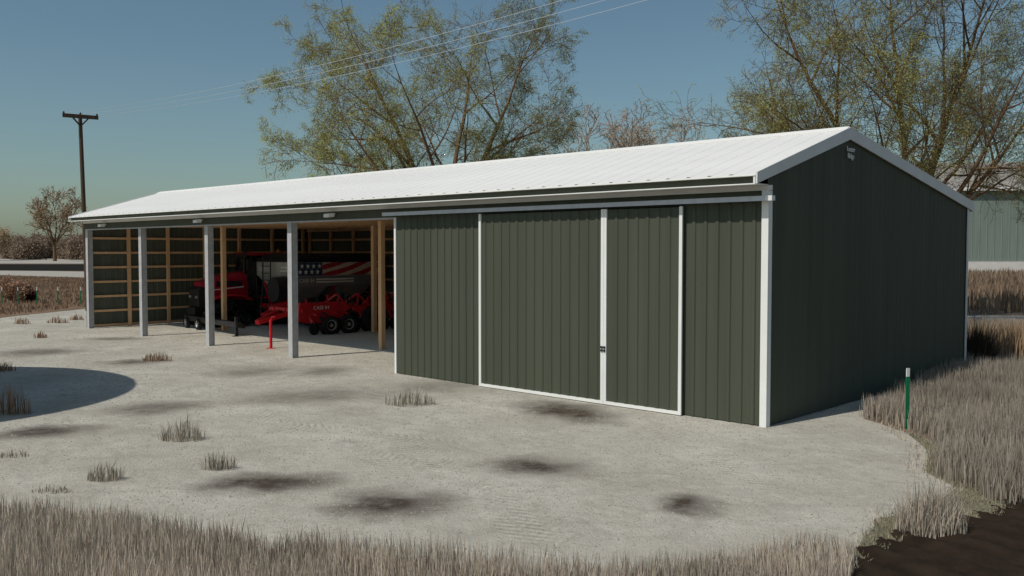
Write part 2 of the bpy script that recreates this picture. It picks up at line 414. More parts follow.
def lawn(name, poly, dens, h, w, m, clump=.5, cs=1.2, lean=.22, holes=()):
    xy = scatter(poly, dens, clump, cs)
    for q in holes: xy = xy[~inside(xy, q)]
    f = 1 + .22 * np.sin(xy[:, 0] * 1.3 + 2 * np.sin(xy[:, 1] * .9)) * np.sin(xy[:, 1] * 1.6)
    return np_mesh(name, *blades(xy, h * f, w, lean), m)

M['field_blades'] = blade_mat('brown_field_blades', [(.28, .185, .12), (.32, .215, .14), (.23, .15, .098)])
M['roadside_blades'] = blade_mat('orange_brown_blades', [(.42, .29, .175), (.36, .24, .14), (.47, .34, .22), (.30, .20, .12)])
M['shade_blades'] = blade_mat('painted_shade_blades', [(.055, .04, .03), (.075, .055, .04), (.04, .03, .024)], .1)  # near-black carries the shed's shade on tall grass, painted into the blades
FG_EDGE = [(-120, 524), (0, 527), (60, 529), (130, 531), (190, 546), (240, 551), (270, 562), (300, 553), (340, 559), (400, 571), (440, 575), (500, 586), (560, 587),
           (600, 588), (660, 581), (720, 571), (760, 565), (800, 558), (835, 562), (858, 572), (850, 590), (800, 640), (300, 660), (-200, 650)]
FG = [gp(*q) for q in FG_EDGE]
kind(lawn('foreground_grass', FG, 1500, .36, .0105, 'grass', .3, 1.2, .15), 'stuff')
# thin fringe so the rim of the strip is ragged
FR = [gp(x, y - 7) for x, y in FG_EDGE[:20]] + [gp(x, y + 3) for x, y in reversed(FG_EDGE[:20])]
kind(lawn('grass_fringe', FR, 230, .27, .010, 'grass', .95, .45, .15), 'stuff')
RG = [gp(858, 417), gp(880, 423), gp(905, 430), gp(930, 438), gp(940, 449), gp(930, 474), gp(958, 487), gp(985, 499), gp(1010, 510), gp(1040, 514), gp(1120, 500), (22, 20), (26, 38), (13.5, 38), (12.9, 26)]
kind(lawn('verge_grass', RG, 420, .42, .014, 'grass_verge', .3, 1.5, .15), 'stuff')
RF = [gp(862, 413), gp(880, 419), gp(905, 425.5), gp(930, 433), gp(944, 447), gp(940, 471), gp(962, 482), gp(1010, 503), gp(1040, 508), (14, 14), (13, 20), (12.6, 25)]
kind(lawn('verge_grass_thick', RF, 480, .36, .0125, 'grass_verge', .3, 1.0, .15), 'stuff')
kind(lawn('roadside_grass', [(13, 31), (24, 29), (60, 31), (60, 37.0), (13.5, 36.6)], 90, .32, .03, 'roadside_blades', .4, 2), 'stuff')
kind(lawn('meadow_grass', [(10, 46), (120, 47), (120, 112), (10, 112)], 7, .95, .12, 'grass_brown', .3, 5), 'stuff')
kind(lawn('field_grass', [gp(-60, 317), gp(0, 316), gp(40, 312), gp(86, 307), (-21, 62), (-42, 99), (-66, 114), (-120, 126), (-120, 60), (-60, 45)], 26, .22, .05, 'field_blades', .5, 3), 'stuff')

MOSS = [gp(905, 431), gp(940, 444), gp(932, 472), gp(985, 490), gp(1024, 503), gp(1100, 500), (12, 10), (9, 6), (2.5, 6), (3.2, 8.7), gp(845, 556), gp(878, 517), gp(928, 506), gp(952, 487), gp(922, 473), gp(926, 450)]
M['moss_blades'] = blade_mat('mossy_blades', [(.34, .32, .21), (.28, .26, .17), (.40, .36, .26), (.32, .27, .20)])
SOIL = [gp(835, 578), gp(868, 551), gp(905, 534), gp(960, 523), gp(1000, 512), gp(1030, 500), gp(1100, 490), (14, 12), (12, 5), (4.5, 5)]
kind(lawn('moss_growth', MOSS, 1500, .045, .011, 'moss_blades', .7, .35, .5, holes=[SOIL]), 'stuff')
relief('ploughed_soil', SOIL, .045, 'soil', .012)
MFR = [gp(880, 417), gp(903, 424), gp(950, 441), gp(936, 470), gp(972, 489), gp(930, 516), gp(885, 524), gp(855, 560), gp(828, 560), gp(865, 515), gp(915, 504), gp(940, 489), gp(905, 474), gp(905, 445), gp(880, 428)]
kind(lawn('verge_sprigs', MFR, 240, .11, .010, 'grass', .95, .3, .5, holes=[SOIL]), 'stuff')
SE = [gp(838, 570), gp(862, 546), gp(900, 529), gp(957, 518), gp(997, 507), gp(1030, 494), gp(1030, 505), gp(1003, 517), gp(963, 529), gp(908, 540), gp(876, 558), gp(850, 584)]
kind(lawn('soil_edge_growth', SE, 900, .06, .011, 'moss_blades', .6, .3, .6), 'stuff')
def tuft(px, py, wpx, hpx, m, label, n=150, dscale=.6):
    n = int(n * .95)
    x, y = gp(px, py); s = y / FOC
    r = wpx * s / 2
    a = rng.uniform(0, 2 * np.pi, n); q = r * rng.uniform(0, 1, n) ** .6
    xy = np.stack([np.cos(a) * q, np.sin(a) * q * dscale], 1)
    v, f = blades(xy, hpx * s * (1.08 - .6 * (q / r) ** 2) * rng.uniform(.55, 1.05, n), max(.010, .62 * s), .28)
    o = np_mesh('grass_tuft', v, f, m); o.location = (x, y, .004)
    return tag(o, label, 'grass tuft', 'grass tufts on the gravel yard')
tuft(182, 440, 46, 28, 'grass_tuft', 'grey leaning grass tuft just right of the round shadow, largest on the open gravel', 190)
tuft(219, 469, 36, 24, 'grass_tuft', 'grey grass tuft standing just above the long dark dirt patch', 150)
tuft(106, 480, 38, 24, 'grass_tuft', 'grey grass tuft at the left, closest to the foreground grass strip', 150)
tuft(410, 405, 52, 20, 'grass_tuft', 'wide grey grass tuft right below the end of the green wall', 190)
tuft(158, 361, 30, 12, 'grass_rust', 'rusty brown grass tuft in front of the second steel post from the far end', 120)
tuft(10, 414, 46, 34, 'grass_rust', 'dark shaded grass tuft inside the round bin shadow', 200)
tuft(12, 457, 34, 10, 'grass_tuft', 'low sparse grass tuft between the round shadow and the foreground grass', 60)
tuft(3, 371, 26, 12, 'grass_rust', 'rusty grass tuft at the upper rim of the round shadow', 110)
tuft(40, 338, 14, 9, 'grass_rust', 'small reddish grass tuft left of the shed front, alone on the gravel', 60)
tuft(22, 324, 18, 8, 'grass_rust', 'low brown grass tuft farthest left along the field edge', 70)
tuft(58, 323, 22, 8, 'grass_rust', 'low brown grass tuft along the field edge, second from the shed', 80)
tuft(76, 320, 16, 7, 'grass_rust', 'low brown grass tuft beside the far end post of the shed', 70)
tuft(930, 534, 74, 62, 'grass', 'big pale grass tuft at the edge of the dark ploughed soil', 700)
tuft(937, 467, 18, 40, 'grass', 'thin pale sprigs of grass at the corner of the gravel near the green stake', 36)
tuft(52, 492, 44, 8, 'grass_tuft', 'low patch of short grass sprigs just behind the foreground grass strip', 80, .5)

tuft(978, 367, 38, 48, 'shade_blades', 'added clump of tall dead grass with painted shade behind the shed corner', 1100)  # added clump; its dark colour deepens the shade behind the corner
kind(lawn('tall_dead_grass', [(12.15, 25.9), (13.2, 25.9), (14.2, 25.5), (18, 25.6), (30, 25.4), (34, 28.8), (13.6, 28.8), (12.6, 27)], 240, .95, .022, 'roadside_blades', .2, 2, .15), 'stuff')
# loose stones on the yard
def stones(name, poly, n, holes, lo=.006, hi=.022):
    p = np.array(poly); a, b = p.min(0), p.max(0)
    d = 9.0 * (60 / 9.0) ** rng.uniform(0, 1, n * 2) ** 1.0; ang = rng.uniform(-.62, .62, n * 2)
    xy = np.stack([np.tan(ang) * d, d], 1); xy = xy[inside(xy, poly)][:n]
    for q in holes: xy = xy[~inside(xy, q)]
    for (px, py, hw, hh, tilt, amt) in DIRT:
        x0, y0 = gp(px, py); rx = abs(gp(px + hw, py)[0] - x0) * 1.1; ry = abs(gp(px, py - hh)[1] - y0) * 1.1
        xy = xy[((xy[:, 0] - x0) / rx) ** 2 + ((xy[:, 1] - y0) / ry) ** 2 > rng.uniform(.5, 1.1, len(xy))]
    m = len(xy); r_ = rng.uniform(lo, hi, m) * (xy[:, 1] / 14) ** .55; t = rng.uniform(0, np.pi, m); e = rng.uniform(.6, 1, m); h = r_ * rng.uniform(.35, .8, m)
    c, s_ = np.cos(t), np.sin(t); V = np.zeros((m, 5, 3))
    for k, (u, v) in enumerate(((1, 0), (0, 1), (-1, 0), (0, -1))):
        uu, vv = u * r_, v * r_ * e; V[:, k, 0] = xy[:, 0] + uu * c - vv * s_; V[:, k, 1] = xy[:, 1] + uu * s_ + vv * c; V[:, k, 2] = .002
    V[:, 4, 0] = xy[:, 0] + rng.uniform(-.3, .3, m) * r_; V[:, 4, 1] = xy[:, 1] + rng.uniform(-.3, .3, m) * r_; V[:, 4, 2] = .004 + h
    i = np.arange(m)[:, None] * 5
    return np_mesh(name, V.reshape(-1, 3), [i + np.array([[k, (k + 1) % 4, 4]]) for k in range(4)], 'stone')
M['stone'] = blade_mat('loose_stone', [(.40, .375, .325), (.31, .285, .24), (.44, .415, .36), (.20, .18, .15), (.35, .325, .275)], 0, .9)
kind(stones('gravel_stones', YARD, 45000, [SOIL]), 'stuff')
# added floor sheet inside the shed, coloured for the shaded ground
# ------------------------------------------------------------------ the machine shed
O0 = (4.600, 16.575); TH = R(136.358 - 180)
shed = thing('machine_shed', 'long dark green metal machine shed with white roof, open bays and sliding doors', 'shed', (*O0, 0), TH)
SH = Matrix.Translation((*O0, 0)) @ Matrix.Rotation(TH, 4, 'Z')
def sl(u, n, z=0.0):
    p = SH @ Vector((-u, n, z)); return (p.x, p.y, p.z)
L_, W_ = 30.5, 10.83
YE, ZE, YR, ZR, YB, ZB = -.50, 4.56, 3.34, 5.71, 11.16, 4.47
def roofz(y): return ZE + (ZR - ZE) * (y - YE) / (YR - YE) if y < YR else ZR + (ZB - ZR) * (y - YR) / (YB - YR)

def profile(a, b, sp=.255, rib=.024):
    """trapezoid rib profile from a to b: list of (s, offset)"""
    out = [(a, 0)]; s = math.ceil((a + .055) / sp) * sp
    while s < b - .06:
        out += [(s - .050, 0), (s - .030, rib), (s + .030, rib), (s + .050, 0)]
        s += sp
    return out + [(b, 0)]
def siding(mb, fn, a, b, z0, top, sp=.255, rib=.024):
    """fn(s, off, z) -> point; two skins with thickness"""
    pr = profile(a, b, sp, rib); vs = []; fs = []
    for (s, o) in pr: vs += [fn(s, o, z0), fn(s, o, top(s))]
    n = len(pr)
    for i in range(n - 1): fs.append((2 * i, 2 * i + 2, 2 * i + 3, 2 * i + 1))
    mb.add(vs, fs)
def wall(fn, a, b, z0, top, m='siding', parent=shed, thick=.03, name='wall', breaks=()):
    mb = MB(); cuts = [a, *breaks, b]
    for i in range(len(cuts) - 1): siding(mb, fn, cuts[i], cuts[i + 1], z0, top)
    o = mb.build(name, m, parent, fix=False)
    return o
M['floor_shade'] = mat('blue_grey_floor_shade', (.50, .57, .59), rough=.75, var=.06, scale=.7, bump=.08)  # skylit tone of the shaded ground, put into the colour
fl = MB(); fl.box(-L_ + .03, -.03, 2.98, W_ - .02, -.1, .012); kind(fl.build('shade_tone_floor', 'floor_shade'), 'structure').matrix_world = SH  # added sheet over the gravel, begins at the eave's shadow edge
# front wall, two pieces beside the sliding doors (outer skin faces -y)
ZT = 4.07
wall(lambda s, o, z: (s, -o, z), -10.5, -7.28, .02, lambda s: ZT)
wall(lambda s, o, z: (s, -o, z), -1.78, 0, .02, lambda s: ZT)
# header above the open bays and the doors
MB().box(-L_, 0, .0, .05, ZT, 4.385).build('header', 'siding', shed)
# gable wall facing the camera's right, far gable, back wall; inner skin a hand's breadth behind
wall(lambda s, o, z: (o * .2, s, z), 0, W_, .02, lambda s: roofz(s) - .05, breaks=(YR,))
wall(lambda s, o, z: (-L_ + o * .8, s, z), 0, W_, .02, lambda s: roofz(s) - .05, 'siding_dark', breaks=(YR,))
wall(lambda s, o, z: (s, W_ - o * .8, z), -L_, 0, .02, lambda s: roofz(W_) - .05, 'siding_dark')
# inside partition closing the front room
wall(lambda s, o, z: (-10.5 - o, s, z), .1, W_ - .05, .02, lambda s: roofz(s) - .08, 'siding_dark', breaks=(YR,))
# roof: two ribbed slopes with real thickness
rm = MB()
XA, XB = -L_ - .32, .03
for (y0, z0, y1, z1) in ((YE, ZE, YR, ZR), (YR, ZR, YB, ZB)):
    pr = profile(XA, XB, .45, .013); vs = []; fs = []
    nrm = Vector((0, -(z1 - z0), y1 - y0)).normalized()
    for (s, o) in pr:
        for yy, zz in ((y0, z0), (y1, z1)):
            vs.append((s, yy + nrm.y * o, zz + nrm.z * o))
    n = len(pr)
    for i in range(n - 1): fs.append((2 * i, 2 * i + 2, 2 * i + 3, 2 * i + 1))
    rm.add(vs, fs)
    rm.add([(XA, y0, z0 - .022), (XB, y0, z0 - .022), (XB, y1, z1 - .022), (XA, y1, z1 - .022)], [(0, 3, 2, 1)])
    rm.add([(XA, y0, z0 - .022), (XB, y0, z0 - .022), (XB, y0, z0), (XA, y0, z0)], [(0, 1, 2, 3)])
roof = rm.build('roof', 'roof', shed, fix=False)
cap = MB()
cap.prism([(XA, YR - .16, roofz(YR - .16) + .024), (XA, YR, ZR + .05), (XA, YR + .16, roofz(YR + .16) + .024), (XA, YR + .16, roofz(YR + .16) + .004), (XA, YR - .16, roofz(YR - .16) + .004)], (XB - XA, 0, 0))
cap.build('ridge_cap', 'roof', roof)
for x, t in ((.032, .035), (XA - .04, .035)):
    for (ya, yb) in ((YE, YR), (YR, YB)):
        mb = MB(); mb.prism([(x, ya, roofz(ya) + .03), (x, yb, roofz(yb) + .03), (x, yb, roofz(yb) - .22), (x, ya, roofz(ya) - .22 + (.05 if ya == YE else 0))], (t, 0, 0))
        mb.build('rake_trim', 'trim', roof)
# eave: roof lip, dark recessed fascia, pale lower lip, soffit, trim on the wall head
MB().box(XA, XB, YE - .03, YE + .083, ZE - .034, ZE - .0225).build('eave_lip', 'white', roof)
MB().box(XA + .02, XB - .02, YE + .085, YE + .11, 4.395, ZE - .035).build('fascia', 'siding', roof)
lip = MB(); lip.box(XA, XB, YE - .015, YE + .06, 4.378, 4.398)
lip.box(XB - .035, XB, YE - .016, YE + .084, 4.3985, ZE - .035)
lip.build('fascia_trim', 'white', roof)
MB().box(XA, XB, YE + .061, -.03, 4.386, 4.400).build('soffit', 'trim', roof)
MB().box(-L_ - .05, .10, -.045, -.002, 4.295, 4.384).build('head_trim', 'trim', shed)
MB().box(XA, XB, YB - .02, YB + .02, ZB - .22, ZB - .024).build('eave_lip', 'trim', roof)
# corner trims
ct = MB(); ct.box(-.09, .045, -.045, -.026, .0, 4.293); ct.box(.026, .045, -.0255, .10, .0, 4.293); ct.build('corner_trim', 'white', shed)
ct = MB(); ct.box(.026, .042, W_ - .09, W_ + .03, .0, 4.30); ct.box(-.08, .025, W_ + .012, W_ + .03, 0, 4.30); ct.build('corner_trim', 'trim', shed)
ct = MB(); ct.box(-10.56, -10.49, -.03, .06, .0, ZT - .004); ct.build('jamb_trim', 'white', shed)
# sliding doors hung on the rail
def sliding_door(x0, x1, both):
    y = -.09
    d = wall(lambda s, o, z: (s, y - o * .9, z), x0 + .04, x1 - .04, .06, lambda s: 4.04, name='sliding_door')
    mb = MB(); mb.box(x0 + .02, x1 - .02, y + .004, y + .05, .05, 4.05); mb.build('door_frame', 'siding_dark', d)
    mb = MB(); mb.box(x0, x0 + .07, y - .035, y + .001, .02, 4.06); mb.box(x1 - .07, x1, y - .035, y + .001, .02, 4.06)
    mb.box(x0 + .0705, x1 - .0705, y - .034, y + .001, .02, .085); mb.build('door_trim', 'white', d)
    return d
dA = sliding_door(-7.32, -3.625, True)
dB = sliding_door(-3.62, -1.72, True)
mb = MB()
for dx in (-.055, .015):
    for dz in (-.055, .012): mb.box(-3.625 + dx, -3.625 + dx + .045, -.15, -.126, 1.17 + dz, 1.17 + dz + .045)
mb.build('latch', 'black_paint', dA)
rl = MB(); rl.box(-10.85, .06, -.19, -.155, 4.10, 4.19); rl.box(-10.85, .06, -.154, -.06, 4.175, 4.19); rl.build('door_rail', 'rail', shed)
MB().box(.065, .19, -.20, -.08, 4.10, 4.19).build('rail_bracket', 'white', shed)
# galvanised front posts, 5 m bays
for u in (15.5, 20.5, 25.5, 30.4):
    mb = MB(); w = .11
    mb.box(-u - w, -u + w, .012, .03, 0, ZT - .002); mb.box(-u - w, -u + w, .20, .22, 0, ZT - .002); mb.box(-u - .07, -u + .07, .031, .199, 0, ZT - .002)
    mb.build('post', 'galv', shed)
MB().box(-L_, -10.55, .02, .06, ZT - .05, ZT - .003).build('header_angle', 'galv', shed)
# timber frame inside: posts, girts, plate board, trusses
def wpost(x, y, w, h=None, name='timber_post'): 
    MB().box(x - w / 2, x + w / 2, y - w / 2, y + w / 2, 0, h if h else roofz(y) - .12).build(name, 'wood', shed)
for u, n in ((15.35, 3.34), (20.4, 3.34), (25.4, 3.34), (20.4, 6.95), (15.35, 7.0)): wpost(-u, n, .16)
for i in range(1, 7): wpost(-L_ + .16, min(1.72 * i, 10.6), .12)
for i in range(11): wpost(-L_ + 1.78 * (i + .12), W_ - .15, .12, 4.10)
for z in (.10, .70, 1.30, 1.90, 2.50, 3.10, 3.70):
    MB().box(-L_ + .045, -L_ + .095, .1, W_ - .25, z - .045, z + .045).build('girt', 'wood', shed)
    MB().box(-L_ + .1, -10.7, W_ - .085, W_ - .045, z - .045, z + .045).build('girt', 'wood', shed)
MB().box(-L_ + .1, -10.7, W_ - .26, W_ - .09, 4.102, 4.40).build('plate_board', 'timber_board', shed)
for u in (13.0, 15.35, 17.9, 20.4, 22.9, 25.4, 27.9):
    mb = MB()
    mb.beam((-u + .1, .1, 4.20), (-u + .1, W_ - .3, 4.24), .05, .14)
    mb.beam((-u + .1, .1, roofz(.1) - .2), (-u + .1, YR, ZR - .2), .05, .14); mb.beam((-u + .1, YR, ZR - .2), (-u + .1, W_ - .3, roofz(W_ - .3) - .16), .05, .14)
    for (ya, yb) in ((1.6, 2.4), (3.34, 2.4), (3.34, 4.6), (6.0, 4.6), (6.0, 7.4), (8.6, 7.4)):
        mb.beam((-u + .1, ya, roofz(ya) - .2), (-u + .1, yb, 4.23), .04, .09)
    mb.build('truss', 'wood', shed)
mb = MB()
for y in (.6, 1.3, 2.0, 2.7, 4.2, 5.1, 6.0, 6.9, 7.8, 8.7, 9.6, 10.3):
    mb.box(-L_ + .1, -.1, y - .02, y + .02, roofz(y) - .14, roofz(y) - .055)
mb.build('purlins', 'wood', shed)
# small white lettering below the ridge
rot = Matrix.Rotation(R(90), 4, 'Z') @ Matrix.Rotation(R(90), 4, 'X')
text_mesh('sign_lettering', 'Lester', .15, Matrix.Translation((.048, YR + .06, 5.29)) @ rot, 'letter', shed)
text_mesh('sign_lettering', 'Bldgs', .15, Matrix.Translation((.048, YR + .06, 5.15)) @ rot, 'letter', shed)
# floodlights under the eave
def floodlight(u, label):
    t = thing('floodlight', label, 'floodlight', sl(u, 0, 4.20), TH, 'white floodlights under the eave')
    MB().box(-.05, .05, -.075, -.003, .0, .05).build('bracket', 'galv', t)
    mb = MB(); mb.prism([(-.13, -.08, .05), (-.13, -.28, .02), (-.13, -.29, -.075), (-.13, -.10, -.06)], (.26, 0, 0)); mb.build('housing', 'white', t, bevel=.012)
    mb = MB(); mb.prism([(-.11, -.27, -.0765), (-.11, -.12, -.0645), (-.11, -.12, -.071), (-.11, -.27, -.083)], (.22, 0, 0)); mb.build('lens', 'greysteel', t)
floodlight(13.2, 'white floodlight under the eave nearest the green sliding doors')
floodlight(20.7, 'white floodlight under the eave above the middle open bays')
floodlight(28.4, 'white floodlight under the eave above the last open bay at the far end')

# ------------------------------------------------------------------ tractor on four tracks
def wheel(parent, c, ax, r, w, hub='chrome', name='wheel', tm='black'):
    """tyre as the part, rim as its sub-part; ax is the axle direction, c the outer face centre"""
    t = MB(); t.lathe(c, ax, [(-w, r * .62), (-w, r * .86), (-w * .85, r * .97), (-w * .5, r), (-w * .15, r * .97), (0, r * .86), (0, r * .6), (-w * .3, r * .56)], 22)
    o = t.build(name, tm, parent, smooth=True)
    q = MB(); q.lathe(c, ax, [(-w * .8, r * .60), (-w * .12, r * .60), (-w * .15, r * .52), (-w * .35, r * .44), (-w * .34, r * .22), (-w * .1, r * .18), (-w * .08, .01)], 18)
    q.build('rim', hub, o, smooth=True)
    return o
TS = .85
tr = thing('tractor', 'big red articulated tractor on black rubber tracks parked facing out of the shed', 'tractor', sl(27.8, 5.45), 0)
tr.rotation_euler = (0, 0, TH + R(-8)); tr.scale = (TS, TS, TS)
# local: front at -y, side seen by the camera at +x
mb = MB(); mb.box(-.45, .45, -2.1, 2.5, .75, 1.25); mb.box(-.6, .6, -.3, 2.6, 1.0, 1.5); mb.build('chassis', 'black_paint', tr, bevel=.03)
def hood_section(y, zt, w, zb): return [(-w, y, zb), (w, y, zb), (w, y, zt - .22), (w - .18, y, zt), (-w + .18, y, zt), (-w, y, zt - .22)]
mb = MB(); secs = [hood_section(-2.2, 2.20, .62, 1.45), hood_section(-1.7, 2.36, .66, 1.35), hood_section(-1.0, 2.58, .68, 1.3), hood_section(.15, 2.72, .68, 1.3)]
vs = [p for s_ in secs for p in s_]; fs = [(0, 1, 2, 3, 4, 5), (23, 22, 21, 20, 19, 18)]
for i in range(3):
    for k in range(6): fs.append((i * 6 + k, i * 6 + (k + 1) % 6, i * 6 + 6 + (k + 1) % 6, i * 6 + 6 + k))
hood = mb.add(vs, fs).build('hood', 'maroon', tr, bevel=.03)
mb = MB(); mb.prism([(-.64, -2.22, 2.0), (-.64, -2.41, 1.85), (-.64, -2.39, 1.0), (-.64, -2.05, .85), (-.64, -1.85, 1.0), (-.64, -1.85, 1.95)], (1.28, 0, 0)); mb.build('grille', 'black_paint', hood, bevel=.04)
for x in (-.45, .45): MB().box(x - .14, x + .14, -2.43, -2.405, 1.42, 1.54).build('headlight', 'chrome', hood)
mb = MB(); mb.box(.682, .70, -1.5, -.2, 1.98, 2.25); mb.build('side_vent', 'black_paint', hood)
mb = MB(); mb.prism([(.684, -1.85, 1.78), (.684, -.1, 1.92), (.684, -.1, 1.98), (.684, -1.85, 1.82)], (.006, 0, 0)); mb.build('stripe', 'letter', hood)
# cab
cab = MB(); cab.prism([(-.82, .2, 1.6), (-.82, .05, 2.4), (-.82, .25, 3.5), (-.82, 1.75, 3.5), (-.82, 1.9, 2.4), (-.82, 1.7, 1.6)], (1.64, 0, 0))
cab = cab.build('cab', 'darkglass', tr, bevel=.05)
for x in (-.84, .84):
    for (ya, yb) in ((.22, .05), (1.72, 1.9)):
        mb = MB(); mb.beam((x, yb, 2.4), (x, ya + (.03 if ya < 1 else 0), 3.5), .07, .09); mb.beam((x, yb, 2.4), (x, ya, 1.6), .07, .09)
        mb.build('pillar', 'black_paint', cab)
mb = MB(); mb.box(-.92, .92, .0, 1.95, 3.5, 3.66); mb.build('cab_roof', 'maroon', cab, bevel=.06)
mb = MB(); mb.box(-.95, .95, -.12, .02, 3.40, 3.58); mb.build('visor', 'black_paint', cab, bevel=.03)
for (x, y) in ((-.8, .25), (.8, 1.7)):
    mb = MB(); mb.lathe((x, y, 3.66), (0, 0, 1), [(0, .07), (.05, .075), (.14, .06), (.16, .02)], 12); mb.build('beacon', 'amber', cab, smooth=True)
for s_ in (-1, 1):
    mb = MB(); mb.tube([(s_ * .85, .1, 3.3), (s_ * 1.35, -.15, 3.35), (s_ * 1.4, -.15, 3.3)], .025, 6); mb.box(s_ * 1.38 - .1, s_ * 1.38 + .1, -.2, -.12, 2.75, 3.3); mb.build('mirror', 'black_paint', cab)
mb = MB(); mb.tube([(.55, .0, 2.6), (.55, .0, 3.75), (.55, .12, 3.95)], .075, 10); mb.build('exhaust', 'black_paint', tr, smooth=True)
# ladder and platform on the visible side
mb = MB(); mb.box(.85, 1.25, .3, 1.4, 1.48, 1.56)
for i in range(4): mb.box(1.2, 1.45, .35, .75, .55 + i * .26, .58 + i * .26)
for y in (.35, .75): mb.tube([(1.42, y, .5), (1.3, y, 1.5), (1.2, y, 2.4)], .022, 6)
mb.build('ladder', 'black_paint', tr)
# fenders
for s_ in (-1, 1):
    for (ya, yb, za) in ((-1.95, .0, 1.50), (.7, 2.6, 1.55)):
        mb = MB(); x0 = s_ * .72; pts = []
        for k in range(9):
            a = math.pi * (.08 + .84 * k / 8); pts.append((x0, (ya + yb) / 2 - math.cos(a) * (yb - ya) / 2 * 1.05, za - .25 + math.sin(a) * .35))
        inn = [(p[0], p[1], p[2] - .06) for p in reversed(pts)]
        mb.prism(pts + inn, (s_ * .78, 0, 0)); mb.build('fender', 'red', tr)
# tracks: triangular belt round a drive sprocket, idlers and rollers
def track(x, yc, side):
    prof = []
    def arc(cy, cz, r, a0, a1, n=7):
        for k in range(n): 
            a = R(a0 + (a1 - a0) * k / (n - 1)); prof.append((cy + r * math.cos(a), cz + r * math.sin(a)))
    arc(yc - .82, .36, .36, 150, 270); arc(yc + .82, .36, .36, 270, 390); arc(yc, 1.02, .36, 30, 150)
    mb = MB(); w = .70
    inner = [((p[0] - yc) * .9 + yc, (p[1] - .62) * .86 + .62) for p in prof]
    n = len(prof); vs = []
    for (y, z) in prof: vs += [(x - w / 2, y, z), (x + w / 2, y, z)]
    for (y, z) in inner: vs += [(x - w / 2, y, z), (x + w / 2, y, z)]
    fs = []
    for i in range(n):
        j = (i + 1) % n
        fs += [(2 * i, 2 * i + 1, 2 * j + 1, 2 * j), (2 * n + 2 * i, 2 * n + 2 * j, 2 * n + 2 * j + 1, 2 * n + 2 * i + 1),
               (2 * i, 2 * j, 2 * n + 2 * j, 2 * n + 2 * i), (2 * i + 1, 2 * n + 2 * i + 1, 2 * n + 2 * j + 1, 2 * j + 1)]
    mb.add(vs, fs)
    for i in range(n):   # lugs
        a, b = Vector((0, *prof[i])), Vector((0, *prof[(i + 1) % n])); q = max(1, int((b - a).length / .2))
        for k in range(q):
            p = a.lerp(b, (k + .5) / q); d = (b - a).normalized() if (b - a).length > 1e-6 else Vector((0, 1, 0)); nn = Vector((0, d.z, -d.y))
            c = Vector((x, p.y, p.z)) + nn * .012
            mb.beam(c - Vector((w * .48, 0, 0)), c + Vector((w * .48, 0, 0)), .05, .035, up=nn)
    belt = mb.build('track', 'black', tr)
    mb = MB()
    for (cy, cz, r) in ((yc - .82, .36, .28), (yc + .82, .36, .28), (yc, 1.02, .28), (yc - .3, .20, .13), (yc + .3, .20, .13)):
        mb.lathe((x + side * .26, cy, cz), (side, 0, 0), [(-.5, r), (0, r), (.02, r * .8), (-.04, r * .6), (-.04, r * .3), (.05, r * .25)], 18)
    mb.beam((x + side * .05, yc - .8, .42), (x + side * .05, yc + .8, .42), .2, .24); mb.build('track_wheel', 'black_paint', belt, smooth=True)
for s_ in (-1, 1):
    for yc in (-1.2, 1.6): track(s_ * 1.12, yc, s_)
mb = MB(); mb.box(-.5, .5, -2.55, -2.1, .62, .98); mb.build('front_weight', 'black_paint', tr, bevel=.05)

# ------------------------------------------------------------------ air cart with the flag picture
ac = thing('air_cart', 'dark grey seed cart with black top cover and stars and stripes picture on its side', 'air cart', sl(25.5, 7.95), TH)
ac.scale = (.91, .91, 1.0)
# local +x = side seen by the camera, front at -y (faces out of the shed)
tank = MB()
x0, x1 = -1.65, 1.65
def hop(ya, yb):
    top = [(x0, ya, 2.72), (x1, ya, 2.72), (x1, yb, 2.72), (x0, yb, 2.72)]; mid = [(x0, ya, 2.15), (x1, ya, 2.15), (x1, yb, 2.15), (x0, yb, 2.15)]
    bot = [(-.35, ya + .75, 1.0), (.35, ya + .75, 1.0), (.35, yb - .75, 1.0), (-.35, yb - .75, 1.0)]
    fs = [(3, 2, 1, 0), (8, 9, 10, 11)]
    for o in (0, 4):
        for k in range(4): fs.append((o + k, o + (k + 1) % 4, o + 4 + (k + 1) % 4, o + 4 + k))
    tank.add(top + mid + bot, fs)
hop(-2.4, -.02); hop(.0, 2.55)
tank = tank.build('tank', 'greysteel', ac, bevel=.02)
mb = MB(); mb.box(x0 + .02, x1 + .04, -2.42, 2.6, 2.74, 2.86)
for k in range(10):
    y = -2.3 + k * .53; mb.prism([(x0 + .05, y, 2.86), (-.6, y, 3.06), (.6, y, 3.08), (x1, y, 2.86)], (0, .5, 0))
mb.box(x1 + .0405, x1 + .11, -2.2, 2.58, 2.78, 2.98)
mb.build('top_cover', 'tarp', ac)
# side panel: flag above, dark band with white bars below
sx = x1 + .004
mb = MB(); mb.box(x1 - .05, sx + .03, -2.3, 2.5, 1.72, 2.14); band = mb.build('side_band', 'darkgrey', ac, bevel=.01)
mb = MB(); mb.box(sx + .031, sx + .04, -1.35, .75, 1.97, 2.03); mb.box(sx + .031, sx + .04, -1.35, .75, 1.86, 1.92); mb.build('stripe', 'letter', band)
text_mesh('lettering', 'CASE IH', .22, Matrix.Translation((sx + .034, -1.85, 1.95)) @ rot, 'letter', band)
fy0, fy1, fz0, fz1 = -2.35, 2.5, 2.16, 2.70
mb = MB(); mb.box(sx, sx + .015, fy0, fy1, fz0, fz1); flag = mb.build('flag_panel', 'flag_white', ac)
mb = MB(); mb.box(sx + .0155, sx + .02, fy0 + .002, fy0 + 1.35, fz0, fz1); mb.build('flag_canton', 'flag_blue', flag)
mb = MB()
